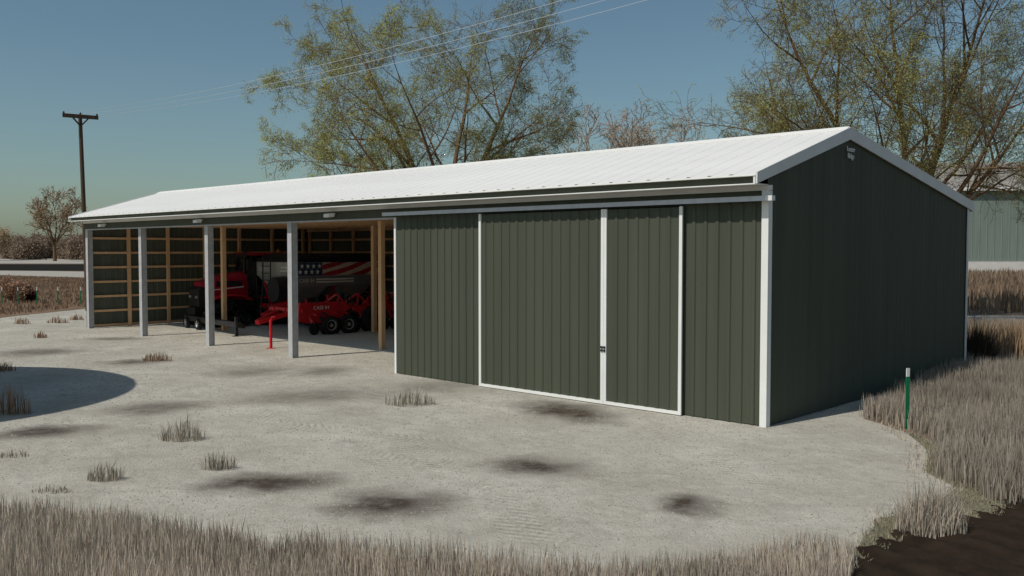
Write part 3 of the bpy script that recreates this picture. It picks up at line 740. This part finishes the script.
for r_ in range(2):
    for c_ in range(4):
        cy, cz = fy0 + .16 + c_ * .31 + (r_ % 2) * .10, fz0 + .15 + r_ * .24; pts = []
        for k in range(10):
            a = R(90 + 36 * k); q = .115 if k % 2 == 0 else .05
            pts.append((sx + .0205, cy + q * math.cos(a), cz + q * math.sin(a)))
        mb.prism(pts, (.004, 0, 0))
mb.build('flag_stars', 'letter', flag)
mb = MB()
for k in range(4):   # stripes that sweep up to the right like waving cloth
    lo, hi = [], []
    for i in range(13):
        t = i / 12; y = fy0 + 1.36 + t * 3.48; base = fz0 - .98 + k * .40 + .95 * t + .05 * math.sin(t * 6 + k)
        a, b = max(fz0, min(fz1, base)), max(fz0, min(fz1, base + .21)); lo.append((sx + .0155, y, a)); hi.append((sx + .0155, y, b))
    for i in range(12):
        if hi[i][2] - lo[i][2] > .004 or hi[i + 1][2] - lo[i + 1][2] > .004:
            mb.add([lo[i], lo[i + 1], hi[i + 1], hi[i]], [(0, 1, 2, 3)])
mb.build('flag_stripes', 'flag_red', flag)
# front face lettering, rails, ladder
rotf = Matrix.Rotation(R(90), 4, 'X')
text_mesh('lettering', 'CASE IH', .26, Matrix.Translation((-1.0, -2.408, 2.42)) @ rotf, 'letter', tank)
mb = MB(); mb.box(.45, 1.15, -2.412, -2.402, 2.46, 2.52); mb.box(.4, 1.1, -2.412, -2.402, 2.32, 2.38); mb.build('stripe', 'letter', tank)
mb = MB()
for x in (-.75, -.1): mb.tube([(x, -2.75, .6), (x, -2.62, 1.6), (x, -2.6, 2.95), (x, -2.45, 3.0)], .035, 6)
for i in range(7): mb.tube([(-.75, -2.68, .8 + .29 * i), (-.1, -2.68, .8 + .29 * i)], .022, 6)
mb.build('ladder', 'black_paint', ac)
mb = MB(); mb.lathe((.9, -2.75, 1.6), (0, 1, 0), [(-.35, .1), (-.35, .5), (.25, .55), (.25, .2)], 18); mb.build('fan_housing', 'black_paint', ac, smooth=True)
mb = MB()
for x in (-.7, .7): mb.beam((x, -2.6, .85), (x, 2.5, .85), .14, .22)
for y in (-2.4, -.6, 1.2, 2.4): mb.beam((-1.3, y, .85), (1.3, y, .85), .14, .18)
for y in (-2.2, 0, 2.3):
    for s_ in (-1, 1): mb.beam((s_ * .7, y, .9), (s_ * 1.5, y, 2.2), .09, .09)
mb.build('frame', 'red', ac)
for s_ in (-1, 1):
    for y in (-1.3, 1.3): wheel(ac, (s_ * 1.55, y, .62), (s_, 0, 0), .62, .5, 'greysteel')
# red hitch arms that lean up in front
mb = MB()
for s_ in (-1, 1): mb.beam((.9 + s_ * .25, -3.4, .62), (1.2 + s_ * .2, -2.6, 1.15), .1, .14)
mb.beam((.45, -3.4, .6), (1.4, -3.4, .6), .16, .12); mb.build('hitch', 'red_bright', ac)

# ------------------------------------------------------------------ red seed drill beside the cart
sd = thing('seed_drill', 'low red seed drill with rows of openers and small black wheels beside the grey cart', 'seed drill', sl(22.3, 6.8), TH)
mb = MB()
for x in (-.75, .0, .75): mb.beam((x, -2.7, .95), (x, 3.3, .95), .13, .16)
for y in (-2.6, -1.0, .6, 2.0, 3.2): mb.beam((-1.1, y, .95), (1.2, y, .95), .12, .14)
mb.prism([(1.02, -2.8, .55), (1.02, -2.7, 1.25), (1.02, -.7, 1.22), (1.02, -.4, .95), (1.02, -.9, .6), (1.02, -2.0, .4)], (.08, 0, 0))
mb.prism([(1.02, -.3, .8), (1.02, -.2, 1.02), (1.02, 3.2, 1.0), (1.02, 3.2, .84)], (.08, 0, 0))
for k in range(5): mb.beam((.2, -1.2 + k, 1.0), (.9, -.9 + k, 1.5), .07, .07); mb.beam((.9, -.9 + k, 1.5), (1.05, -.5 + k, 1.05), .06, .06)
mb.build('frame', 'red', sd, bevel=.012)
text_mesh('lettering', 'CASE IH', .2, Matrix.Translation((1.106, -1.75, 1.02)) @ rot, 'letter', sd)
for i in range(12):
    y = -2.35 + i * .48
    mb = MB(); mb.beam((.9, y, .95), (1.25, y + .16, .42), .07, .1); mb.beam((1.0, y - .05, 1.0), (1.15, y - .1, 1.35 + .08 * (i % 3)), .06, .06)
    mb.beam((.9, y + .1, .9), (1.3, y + .25, .75), .05, .06)
    ru = mb.build('row_unit', 'black_paint' if i % 3 == 1 else 'red', sd)
    mb = MB(); mb.lathe((1.28, y + .2, .26), (1, .12, 0), [(-.09, .05), (-.09, .24), (-.05, .26), (-.01, .24), (0, .1), (.02, .05)], 16); mb.build('press_wheel', 'black', ru, smooth=True)
for (y, x) in ((-1.5, 1.45), (-.72, 1.5)): wheel(sd, (x, y, .36), (1, -.1, 0), .36, .24, 'chrome')
wheel(sd, (1.55, .55, .52), (1, 0, 0), .52, .42, 'black_paint')
wheel(sd, (1.45, 2.3, .40), (1, 0, 0), .40, .26, 'greysteel')
for (y, h) in ((-.6, 1.5), (.3, 1.45), (1.3, 1.55), (2.3, 1.4)):
    mb = MB(); mb.lathe((.75, y, 1.02), (0, 0, 1), [(0, .07), (.1, .13), (h - 1.02, .13), (h - .98, .08)], 12); mb.tube([(.75, y, h - .1), (1.1, y + .2, h - .05), (1.2, y + .3, 1.0)], .03, 6)
    mb.build('distributor', 'black_paint', sd, smooth=True)
mb = MB(); mb.beam((.5, -2.7, .85), (.35, -4.0, .55), .14, .16); mb.beam((-.4, -2.7, .85), (.25, -4.0, .55), .14, .16); mb.build('drawbar', 'red_bright', sd)
# ------------------------------------------------------------------ low black toolbar in front of the tractor
tb = thing('toolbar', 'low black steel toolbar standing on a jack and a small wheel before the tractor', 'toolbar', sl(25.0, 2.75), TH)
tb.rotation_euler = (0, 0, TH + R(-6))
mb = MB(); mb.beam((-3.0, 0, .42), (2.2, 0, .42), .2, .2); mb.beam((-2.6, .25, .34), (2.0, .25, .34), .14, .14)
for x in (-2.4, -1.2, 0, 1.2, 2.0): mb.beam((x, -.05, .40), (x, .3, .40), .08, .1)
mb.build('beam', 'black_paint', tb, bevel=.01)
mb = MB(); mb.beam((2.12, -.08, 0.02), (2.12, -.08, .72), .10, .10); mb.box(1.98, 2.26, -.22, .06, 0, .02); mb.build('jack', 'black_paint', tb)
wheel(tb, (-1.5, -.18, .24), (0, -1, 0), .24, .16, 'chrome')
wheel(tb, (-2.7, -.18, .24), (0, -1, 0), .24, .16, 'greysteel')

# red stand post on the lit gravel of the second bay
rp = thing('stand_post', 'thin bright red steel stand post on the gravel under the open front', 'post', (*gp(271, 348.5), .004))
mb = MB(); mb.lathe((0, 0, .012), (0, 0, 1), [(0, .048), (.92, .048), (.93, .03)], 14); mb.build('tube', 'red_bright', rp, smooth=True)
mb = MB(); mb.box(-.14, .14, -.10, .10, 0, .012); mb.build('base_plate', 'red_bright', rp)
mb = MB(); mb.tube([(-.02, 0, .90), (.06, 0, 1.04), (.14, 0, 1.02)], .018, 8); mb.build('crank', 'red_bright', rp)

# ------------------------------------------------------------------ green and white stakes
def stake(x, y, h, w, label, group=None):
    t = thing('marker_stake', label, 'marker stake', (x, y, 0), R(20), group)
    mb = MB(); mb.prism([(-w / 2, -.006, 0), (w / 2, -.006, 0), (w / 2, -.006, h * .86), (-w / 2, -.006, h * .86)], (0, .012, 0))
    mb.box(-.01, .01, .0062, .028, 0, h * .86); mb.build('stake', 'green_post', t)
    mb = MB(); mb.prism([(-w * .42, -.008, h * .78), (w * .42, -.008, h * .78), (w * .42, -.008, h), (-w * .42, -.008, h)], (0, .016, 0)); 
    mb.v = [(a, b, c + h * .082) if c < h else (a, b, c + .0) for a, b, c in mb.v]; mb.build('reflective_cap', 'white', t)
x, y = gp(907, 429); stake(x, y, 1.10, .085, 'tall green stake with white top at the grass edge beside the dark end wall')
for (px, lab) in ((2, 'small green and white stake left of the pale red shrub'), (18, 'small green and white stake in front of the pale red shrub'),
                  (37, 'small green and white stake just right of the dark crimson shrub'), (58, 'small green and white stake midway between crimson shrub and shed'),
                  (81, 'small green and white stake closest to the shed in the brown field')):
    x, y = gp(px, 304.5); stake(x, y, .95, .07, lab, 'marker stakes along the field')

# ------------------------------------------------------------------ trees
def grow(spec, seed):
    """branches as (points, radii, level); returns lists plus twig tips for leaves"""
    rd = random.Random(seed); out = []; tips = []
    def perp(d):
        a = Vector((rd.gauss(0, 1), rd.gauss(0, 1), rd.gauss(0, 1))); a = a - d * a.dot(d); return a.normalized()
    def branch(p, d, ln, r, lev):
        ns = spec['segs'][lev]; pts = [p.copy()]; rad = [r]; q = p.copy(); dd = d.copy()
        for i in range(ns):
            t = (i + 1) / ns
            dd = (dd + perp(dd) * spec['wob'][lev] + Vector((0, 0, spec['up'][lev]))).normalized()
            q = q + dd * (ln / ns); pts.append(q.copy()); rad.append(max(spec['rmin'], r * (1 - .93 * t ** .85)))
        out.append((pts, rad, lev))
        if lev + 1 < len(spec['kids']) + 1 and lev < len(spec['kids']):
            k = max(2, int(round(spec['kids'][lev] * rd.uniform(.8, 1.2) * (min(1, ln / spec['ref']) if lev == 0 and 'ref' in spec else 1))))
            for j in range(k):
                t = spec['start'][lev] + (1 - spec['start'][lev]) * (j + rd.random() * .9) / k; t = min(t, .995)
                f = t * ns; i = min(int(f), ns - 1); pp = pts[i].lerp(pts[i + 1], f - i); bd = (pts[i + 1] - pts[i]).normalized()
                an = R(rd.uniform(*spec['ang'][lev])); nd = (bd * math.cos(an) + perp(bd) * math.sin(an)).normalized()
                branch(pp, nd, ln * rd.uniform(*spec['len'][lev]) * (1.15 - .55 * t), max(spec['rmin'], (r * (1 - .85 * t)) * .58), lev + 1)
        else:
            for i in range(1, len(pts)): tips.append((pts[i], (pts[i] - pts[i - 1]).normalized()))
    for (p, d, ln, r) in spec['limbs']: branch(Vector(p), Vector(d).normalized(), ln, r, 0)
    return out, tips
def tubes_np(brs, sides):
    V, F = [], []; o = 0
    for pts, rad, lev in brs:
        n = sides[lev]; P = np.array([tuple(p) for p in pts]); r = np.array(rad)
        d = np.gradient(P, axis=0); d /= np.linalg.norm(d, axis=1, keepdims=True) + 1e-9
        u = np.where(np.abs(d[:, 2:3]) < .9, np.array([[0, 0, 1.]]), np.array([[1., 0, 0]]))
        if len(u) > 1: u[:] = u[0]
        a = np.cross(d, u); a /= np.linalg.norm(a, axis=1, keepdims=True) + 1e-9; b = np.cross(d, a)
        th = np.arange(n) * 2 * np.pi / n
        ring = P[:, None] + (a[:, None] * np.cos(th)[None, :, None] + b[:, None] * np.sin(th)[None, :, None]) * r[:, None, None]
        V.append(ring.reshape(-1, 3)); m = len(P)
        i = np.arange(m - 1)[:, None] * n; k = np.arange(n)[None]; k2 = (k + 1) % n
        F.append(np.stack([i + k, i + k2, i + n + k2, i + n + k], -1).reshape(-1, 4) + o); o += m * n
    return np.concatenate(V), [np.concatenate(F)]
def leaves_np(tips, per, size, spread, asp=.26):
    P = np.array([tuple(p) for p, d in tips]); P = np.repeat(P, per, 0); n = len(P)
    P = P + rng.normal(0, spread, (n, 3)); s = size * rng.uniform(.55, 1.35, n)[:, None]
    a = rng.normal(0, 1, (n, 3)); a /= np.linalg.norm(a, axis=1, keepdims=True); b = rng.normal(0, 1, (n, 3)); b -= a * (a * b).sum(1, keepdims=True); b /= np.linalg.norm(b, axis=1, keepdims=True)
    V = np.stack([P - a * s * .5, P + b * s * asp, P + a * s * .5, P - b * s * asp], 1)
    return V.reshape(-1, 3), [np.arange(n * 4).reshape(n, 4)]
def tree(loc, spec, seed, label, bark, leaf, per, lsize, spread, group=None, name='tree', cat='tree', sides=(9, 6, 5, 3, 3, 3), leaf2=None, lside=1, asp=.26):
    brs, tips = grow(spec, seed)
    t = thing(name, label, cat, loc, 0, group)
    big = [b for b in brs if b[2] <= 1]; small = [b for b in brs if b[2] > 1]
    if spec.get('trunk'): big = [(spec['trunk'][0], spec['trunk'][1], 0)] + big
    tk = np_mesh('trunk', *tubes_np([([Vector(p) for p in b[0]], b[1], b[2]) for b in big], sides), bark, t)
    tk.data.polygons.foreach_set('use_smooth', [True] * len(tk.data.polygons))
    if small: np_mesh('branches', *tubes_np(small, sides), bark, t)
    if per:
        if leaf2:   # part of the crown carries deeper green leaves
            rd = random.Random(seed + 5); hx = [q for q in tips if q[0].x * lside + 2.2 * math.sin(q[0].z * .9 + q[0].y) + rd.gauss(0, 1.5) < 1.0]; hs = set(id(q) for q in hx)
            ot = [q for q in tips if id(q) not in hs]
            if ot: np_mesh('crown', *leaves_np(ot, per, lsize, spread, asp), leaf2, t)
            tips = hx
        np_mesh('crown', *leaves_np(tips, per, lsize, spread, asp), leaf, t)
    return t

BIG = dict(segs=[9, 7, 6, 4, 3], wob=[.08, .13, .2, .28, .3], up=[.03, .035, .02, -.01, -.05], rmin=.0075,
           ref=13.5, kids=[10, 7, 7, 5], start=[.18, .15, .12, .12], ang=[(25, 60), (28, 62), (30, 65), (30, 70)], len=[(.40, .62), (.42, .62), (.40, .6), (.38, .6)])
# the broad tree behind the middle of the roof
D1 = 48.0; X1 = (447 - 512) / FOC * D1
s1 = dict(BIG)
s1['trunk'] = ([(0, 0, -.1), (.05, 0, 1.2), (.0, .1, 3.0), (-.05, .1, 3.8)], [.50, .42, .36, .3])
s1['limbs'] = [((0, .1, 3.2), (-.44, .0, 1), 13.2, .24), ((0, 0, 3.4), (.36, .1, 1), 12.2, .21), ((0, 0, 3.0), (-1.0, .15, .66), 8.4, .17), ((0, 0, 2.8), (.95, -.2, .72), 7.2, .15),
               ((0, 0, 3.6), (-.05, .35, 1), 12.5, .2), ((0, 0, 3.0), (-.75, -.35, .9), 10.2, .16), ((0, 0, 3.1), (.6, .5, .95), 8.8, .15), ((0, 0, 3.0), (-.12, -.55, 1), 11, .16), ((0, 0, 3.2), (-1.0, -.2, .48), 6.8, .12), ((0, 0, 3.2), (1.0, .2, .6), 5.8, .12)]
tree((X1, D1, 0), s1, 21, 'broad half bare olive tree rising behind the middle of the white roof', 'bark', 'leaf', 3, .10, .11, 'large sparse trees behind the shed', leaf2='leaf_dark', asp=.15)
D2 = 42.0; X2 = (905 - 512) / FOC * D2
s2 = dict(BIG)
s2['trunk'] = ([(0, 0, -.1), (0, 0, 1.0), (.05, .05, 2.4), (.1, .05, 3.0)], [.55, .48, .42, .36])
s2['limbs'] = [((-.1, .1, 2.5), (-.34, .0, 1), 14, .25), ((.15, 0, 2.6), (.26, .1, 1), 14.5, .25), ((0, 0, 2.4), (.06, .0, 1), 14, .2), ((0, 0, 2.5), (-.8, .2, .85), 10.5, .17), ((0, 0, 2.4), (.66, -.2, .85), 11.5, .18),
               ((0, 0, 2.6), (-.5, -.55, .95), 9, .14), ((0, 0, 2.5), (.5, .6, .9), 11, .16), ((0, 0, 2.6), (-.95, .1, .72), 8.4, .14), ((.1, 0, 2.4), (.42, -.4, 1), 11, .17), ((0, 0, 2.6), (-.5, .5, .9), 11, .15)]
tree((X2, D2, 0), s2, 37, 'big multi stemmed sparse tree behind the gable peak of the shed', 'bark', 'leaf', 3, .088, .11, 'large sparse trees behind the shed', leaf2='leaf_dark', asp=.15)

SMALL = dict(segs=[6, 5, 4, 3], wob=[.14, .2, .26, .3], up=[.04, .03, .02, 0], rmin=.022,
             kids=[8, 7, 5], start=[.2, .15, .15], ang=[(25, 60), (30, 62), (30, 65)], len=[(.42, .65), (.42, .62), (.40, .6)])
def small_tree(px, base_d, hgt, seed, label, leaf, per, lsize, name='tree', cat='tree', group=None, spread=.35, squat=1.0, bark='bark_pale', nl=7, rmin=None, kids=None, asp=.26):
    x = (px - 512) / FOC * base_d; rd = random.Random(seed); s = dict(SMALL)
    if rmin: s['rmin'] = rmin
    if kids: s['kids'] = kids
    tk = hgt * .22 / squat; s['trunk'] = ([(0, 0, -.1), (.02, 0, tk * .5), (0, .03, tk * 1.05)], [hgt * .024, hgt * .019, hgt * .016])
    s['limbs'] = []
    for k in range(nl):
        a = 2 * math.pi * (k + rd.random() * .6) / nl; t = rd.uniform(.25, .85) * squat
        s['limbs'].append(((0, 0, tk * rd.uniform(.7, 1.02)), (math.cos(a) * t, math.sin(a) * t, 1), hgt * .60 * rd.uniform(.8, 1.05), hgt * .011))
    return tree((x, base_d, 0), s, seed, label, bark, leaf, per, lsize, spread, group, name, cat, (6, 4, 3, 3), asp=asp)
small_tree(609, 95, 19.6, 51, 'pale leafless tree showing just above the roof between the two big trees', 'leaf_tan', 1, .30, asp=.08, kids=[6, 6, 4], nl=6, squat=.75, group='pale trees beyond the shed', rmin=.03)
small_tree(665, 95, 18.6, 52, 'pale brown tree above the roof, left next to the big gable tree', 'leaf_tan', 1, .30, asp=.08, kids=[6, 6, 4], nl=6, squat=.75, group='pale trees beyond the shed', rmin=.03)
small_tree(55, 262, 23.5, 53, 'lone pale bare tree left of the utility pole with a round open crown', 'leaf_tan', 1, .62, asp=.13, spread=.45, nl=7, rmin=.055, kids=[6, 6, 4], bark='bark')
small_tree(-4, 275, 11, 54, 'small pale tree cut by the left picture edge behind the dark field', 'leaf_tan', 3, .42, spread=.6, rmin=.05)
# brown scrub row on the far side of the track
for i, (px, d, h) in enumerate(((-60, 300, 9), (-28, 310, 8.5), (14, 330, 8.0), (30, 300, 6.0), (44, 345, 9.0), (72, 320, 7.5), (84, 300, 8.5), (100, 330, 8.5), (120, 320, 9), (150, 330, 9))):
    lab = ['brown scrub bush in the far hedgerow hidden off the left edge', 'brown scrub bush in the far hedgerow beyond the left edge', 'broad brown scrub bush in the far hedgerow left of the lone tree', 'low brown bush in the far hedgerow just left of the lone tree trunk',
           'brown scrub bush in the far hedgerow directly behind the lone tree', 'brown scrub bush in the far hedgerow right of the lone tree', 'brown scrub bush in the far hedgerow beside the shed end', 'brown scrub bush in the far hedgerow behind the shed end',
           'brown scrub bush in the far hedgerow behind the open bays', 'brown scrub bush in the far hedgerow farthest behind the shed'][i]
    if px > 86 or px < -10: continue
    small_tree(px, d, h, 70 + i, lab, 'leaf_russet', 6, .6, 'scrub_bush', 'bush', 'scrub bushes in the far hedgerow', spread=1.1, squat=1.7, nl=9, bark='bark', rmin=.05)
# shrubs in the brown field
def shrub(px, py, wpx, hpx, leaf, seed, label):
    x, y = gp(px, py); s = y / FOC; w, h = wpx * s / 2, hpx * s; rd = random.Random(seed); sp = dict(SMALL); sp['rmin'] = .008; sp['kids'] = [6, 5]; sp['segs'] = [4, 3, 3]
    sp['limbs'] = [((rd.uniform(-w, w) * .6, rd.uniform(-w, w) * .4, 0), (rd.uniform(-.6, .6), rd.uniform(-.6, .6), 1), h * rd.uniform(.6, .85), .02) for _ in range(12)]
    tree((x, y, 0), sp, seed, label, 'bark', leaf, 4, .13, .08, 'shrubs in the brown field', 'shrub', 'shrub', (4, 3, 3, 3))
shrub(13, 303, 26, 26, 'leaf_red', 91, 'pale red dry shrub spreading in the brown field')
shrub(28, 302, 6, 12, 'leaf_crimson', 92, 'dark crimson shrub beside the pale red one in the field')

# far woods along the horizon
n = 9000; xs = rng.uniform(-900, 500, n); hh = 8 + 5 * np.abs(np.sin(xs * .021 + 2 * np.sin(xs * .005))) + rng.uniform(-1, 1.5, n); ys = 1000 + rng.uniform(-30, 60, n)
tips_ = [(Vector((xs[i], ys[i], rng.uniform(0, 1) ** .7 * hh[i])), None) for i in range(n)]
kind(np_mesh('far_woods', *leaves_np(tips_, 2, 5.0, .8), 'far_leaf'), 'stuff')
hp = []; 
for i in range(61):
    hp.append((-1500 + i * 50, 1500 + 60 * math.sin(i * .7)))
mb = MB(); vs = []
for i, (x, y) in enumerate(hp): vs += [(x, y, -1), (x, y + 120, 11 + 5 * math.sin(i * .37) + 3 * math.sin(i * .9)), (x, y + 400, -1)]
fs = []
for i in range(60): fs += [(3 * i, 3 * i + 3, 3 * i + 4, 3 * i + 1), (3 * i + 1, 3 * i + 4, 3 * i + 5, 3 * i + 2)]
M['hill'] = mat('distant_hill', (.10, .11, .085), rough=.95, var=.2, scale=.01, spec=.05)
kind(mb.add(vs, fs).build('hills', 'hill', smooth=True), 'structure')

# ------------------------------------------------------------------ utility poles and wires
def upole(x, y, h, rz, label):
    t = thing('utility_pole', label, 'utility pole', (x, y, 0), rz, 'utility poles')
    mb = MB(); mb.tube([(.19, -.13, -.2), (.09, -.06, h * .5), (0, 0, h)], [.125, .11, .095], 14); mb.build('pole', 'pole', t, smooth=True)
    mb = MB(); mb.box(-.86, .86, -.19, -.10, h - .22, h - .02); mb.build('crossarm', 'pole', t)
    mb = MB(); mb.beam((-.36, -.14, h - .22), (0, -.12, h - .62), .07, .07); mb.beam((.36, -.14, h - .22), (0, -.12, h - .62), .07, .07); mb.build('brace', 'pole', t)
    tops = []
    for q in (-.80, .0, .80):
        mb = MB(); mb.lathe((q, -.14, h - .02), (0, 0, 1), [(0, .03), (.02, .05), (.06, .055), (.08, .03), (.10, .035), (.11, .015)], 10); mb.build('insulator', 'black_paint', t, smooth=True)
        a = Vector((q, -.13, h)); a.rotate(Matrix.Rotation(rz, 3, 'Z').to_quaternion()); tops.append(a + Vector((x, y, 0)))
    return tops
PD = 48.5; px_ = (83 - 512) / FOC * PD
Hp = CAM_H + (249.8 - 115.5) / FOC * PD
tA = upole(px_, PD, Hp, R(35), 'tall dark timber utility pole with one crossarm behind the shed roof')
tB = upole(20.0, 6.0, 11.0, R(45), 'timber utility pole standing outside the view that carries the wires')
for i in range(3):
    a, b = tA[i], tB[i]; pts = []
    for k in range(41):
        t = k / 40; p = a.lerp(b, t); p.z -= 1.2 * 4 * t * (1 - t); pts.append(p)
    mb = MB(); mb.tube(pts, .0072, 5); o = mb.build('power_line', 'wire', None, smooth=True)
    tag(o, ['uppermost thin pale overhead wire crossing the sky from the pole', 'middle thin pale overhead wire crossing the sky from the pole', 'lowest thin pale overhead wire crossing the sky from the pole'][i], 'wire', 'overhead wires')

# ------------------------------------------------------------------ the other hall on the right and the bin that throws the round shadow
hl = thing('farm_hall', 'large grey green metal hall with dull roof and pale base beyond the field', 'hall', (78, 127, 0), R(-4))
HX0, HX1, HD = -30, 34, 26; HE, HRZ = 11.7, 16.2
mb = MB(); siding(mb, lambda s, o, z: (s, -o, z), HX0, HX1, 1.62, lambda s: HE, 1.0, .05)
siding(mb, lambda s, o, z: (HX0 - o, s, z), 0, HD, 1.62, lambda s: HE + (HRZ - HE) * (1 - abs(s - HD / 2) / (HD / 2)), 1.0, .05)
siding(mb, lambda s, o, z: (HX1 + o, s, z), 0, HD, 1.62, lambda s: HE + (HRZ - HE) * (1 - abs(s - HD / 2) / (HD / 2)), 1.0, .05)
siding(mb, lambda s, o, z: (s, HD + o, z), HX0, HX1, 1.62, lambda s: HE, 1.0, .05); mb.build('wall', 'hall_wall', hl, fix=False)
mb = MB(); mb.box(HX0 - .15, HX1 + .15, -.2, HD + .2, -.2, 1.6); mb.build('plinth', 'concrete', hl)
mb = MB(); mb.prism([(HX0 - .5, -.6, HE - .05), (HX0 - .5, HD / 2, HRZ + .15), (HX0 - .5, HD + .6, HE - .05), (HX0 - .5, HD + .6, HE + .12), (HX0 - .5, HD / 2, HRZ + .32), (HX0 - .5, -.6, HE + .12)], (HX1 - HX0 + 1, 0, 0)); hr = mb.build('roof', 'hall_roof', hl)
mb = MB(); mb.box(HX0 - .52, HX1 + .52, -.72, -.602, HE - .3, HE + .14); mb.build('eave_trim', 'white', hr)

sh_c = Vector((.8, .6)) ; bx, by = (-18.7, 16.35)
gb = thing('grain_bin', 'round galvanised grain bin with conical roof outside the view that throws the round shadow', 'grain bin', (bx, by, 0))
mb = MB(); pr = [(0, 5.1)]
for i in range(1, 76): pr.append((i * .1, 5.1 + (.03 if i % 2 else 0)))
mb.lathe((0, 0, 0), (0, 0, 1), pr, 64); mb.build('wall', 'bin', gb, smooth=True)
mb = MB(); mb.lathe((0, 0, 7.48), (0, 0, 1), [(0, 5.2), (.06, 5.2), (2.0, .6), (2.3, .55), (2.4, .3)], 64); mb.build('roof', 'bin', gb)

# ------------------------------------------------------------------ light
EL, HEAD = 51.1, 53.0     # sun height; compass heading in which shadows fall
w = bpy.data.worlds.new("World"); scene.world = w; w.use_nodes = True
nt = w.node_tree; bg = nt.nodes['Background']
sky = nt.nodes.new('ShaderNodeTexSky'); sky.sky_type = 'NISHITA'; sky.sun_disc = False
sky.sun_elevation = R(EL); sky.sun_rotation = R(HEAD + 180); sky.air_density = 1.0; sky.dust_density = 1.2; sky.ozone_density = 1.6
tint = nt.nodes.new('ShaderNodeMix'); tint.data_type = 'RGBA'; tint.blend_type = 'MULTIPLY'; tint.inputs[0].default_value = 1
tint.inputs[7].default_value = (1.03, 1.18, 1.11, 1)   # the clear greenish blue of this dry sky
nt.links.new(sky.outputs[0], tint.inputs[6]); nt.links.new(tint.outputs[2], bg.inputs[0]); bg.inputs[1].default_value = .062
sun = bpy.data.lights.new('sun', 'SUN'); sun.energy = 3.0; sun.angle = R(.5); sun.color = (1.0, .955, .88)
so = bpy.data.objects.new('sun', sun); COL.objects.link(so)
d = Vector((math.sin(R(HEAD)) * math.cos(R(EL)), math.cos(R(HEAD)) * math.cos(R(EL)), -math.sin(R(EL))))
so.rotation_euler = d.to_track_quat('-Z', 'Y').to_euler(); so.location = (-20, -20, 40)
vs_ = scene.view_settings; scene.display_settings.display_device = 'sRGB'
vs_.view_transform = 'Standard'; vs_.look = 'None'; vs_.exposure = 0.0; vs_.gamma = 1.0; vs_.use_curve_mapping = False
scene.cycles.max_bounces = 10; scene.cycles.diffuse_bounces = 8
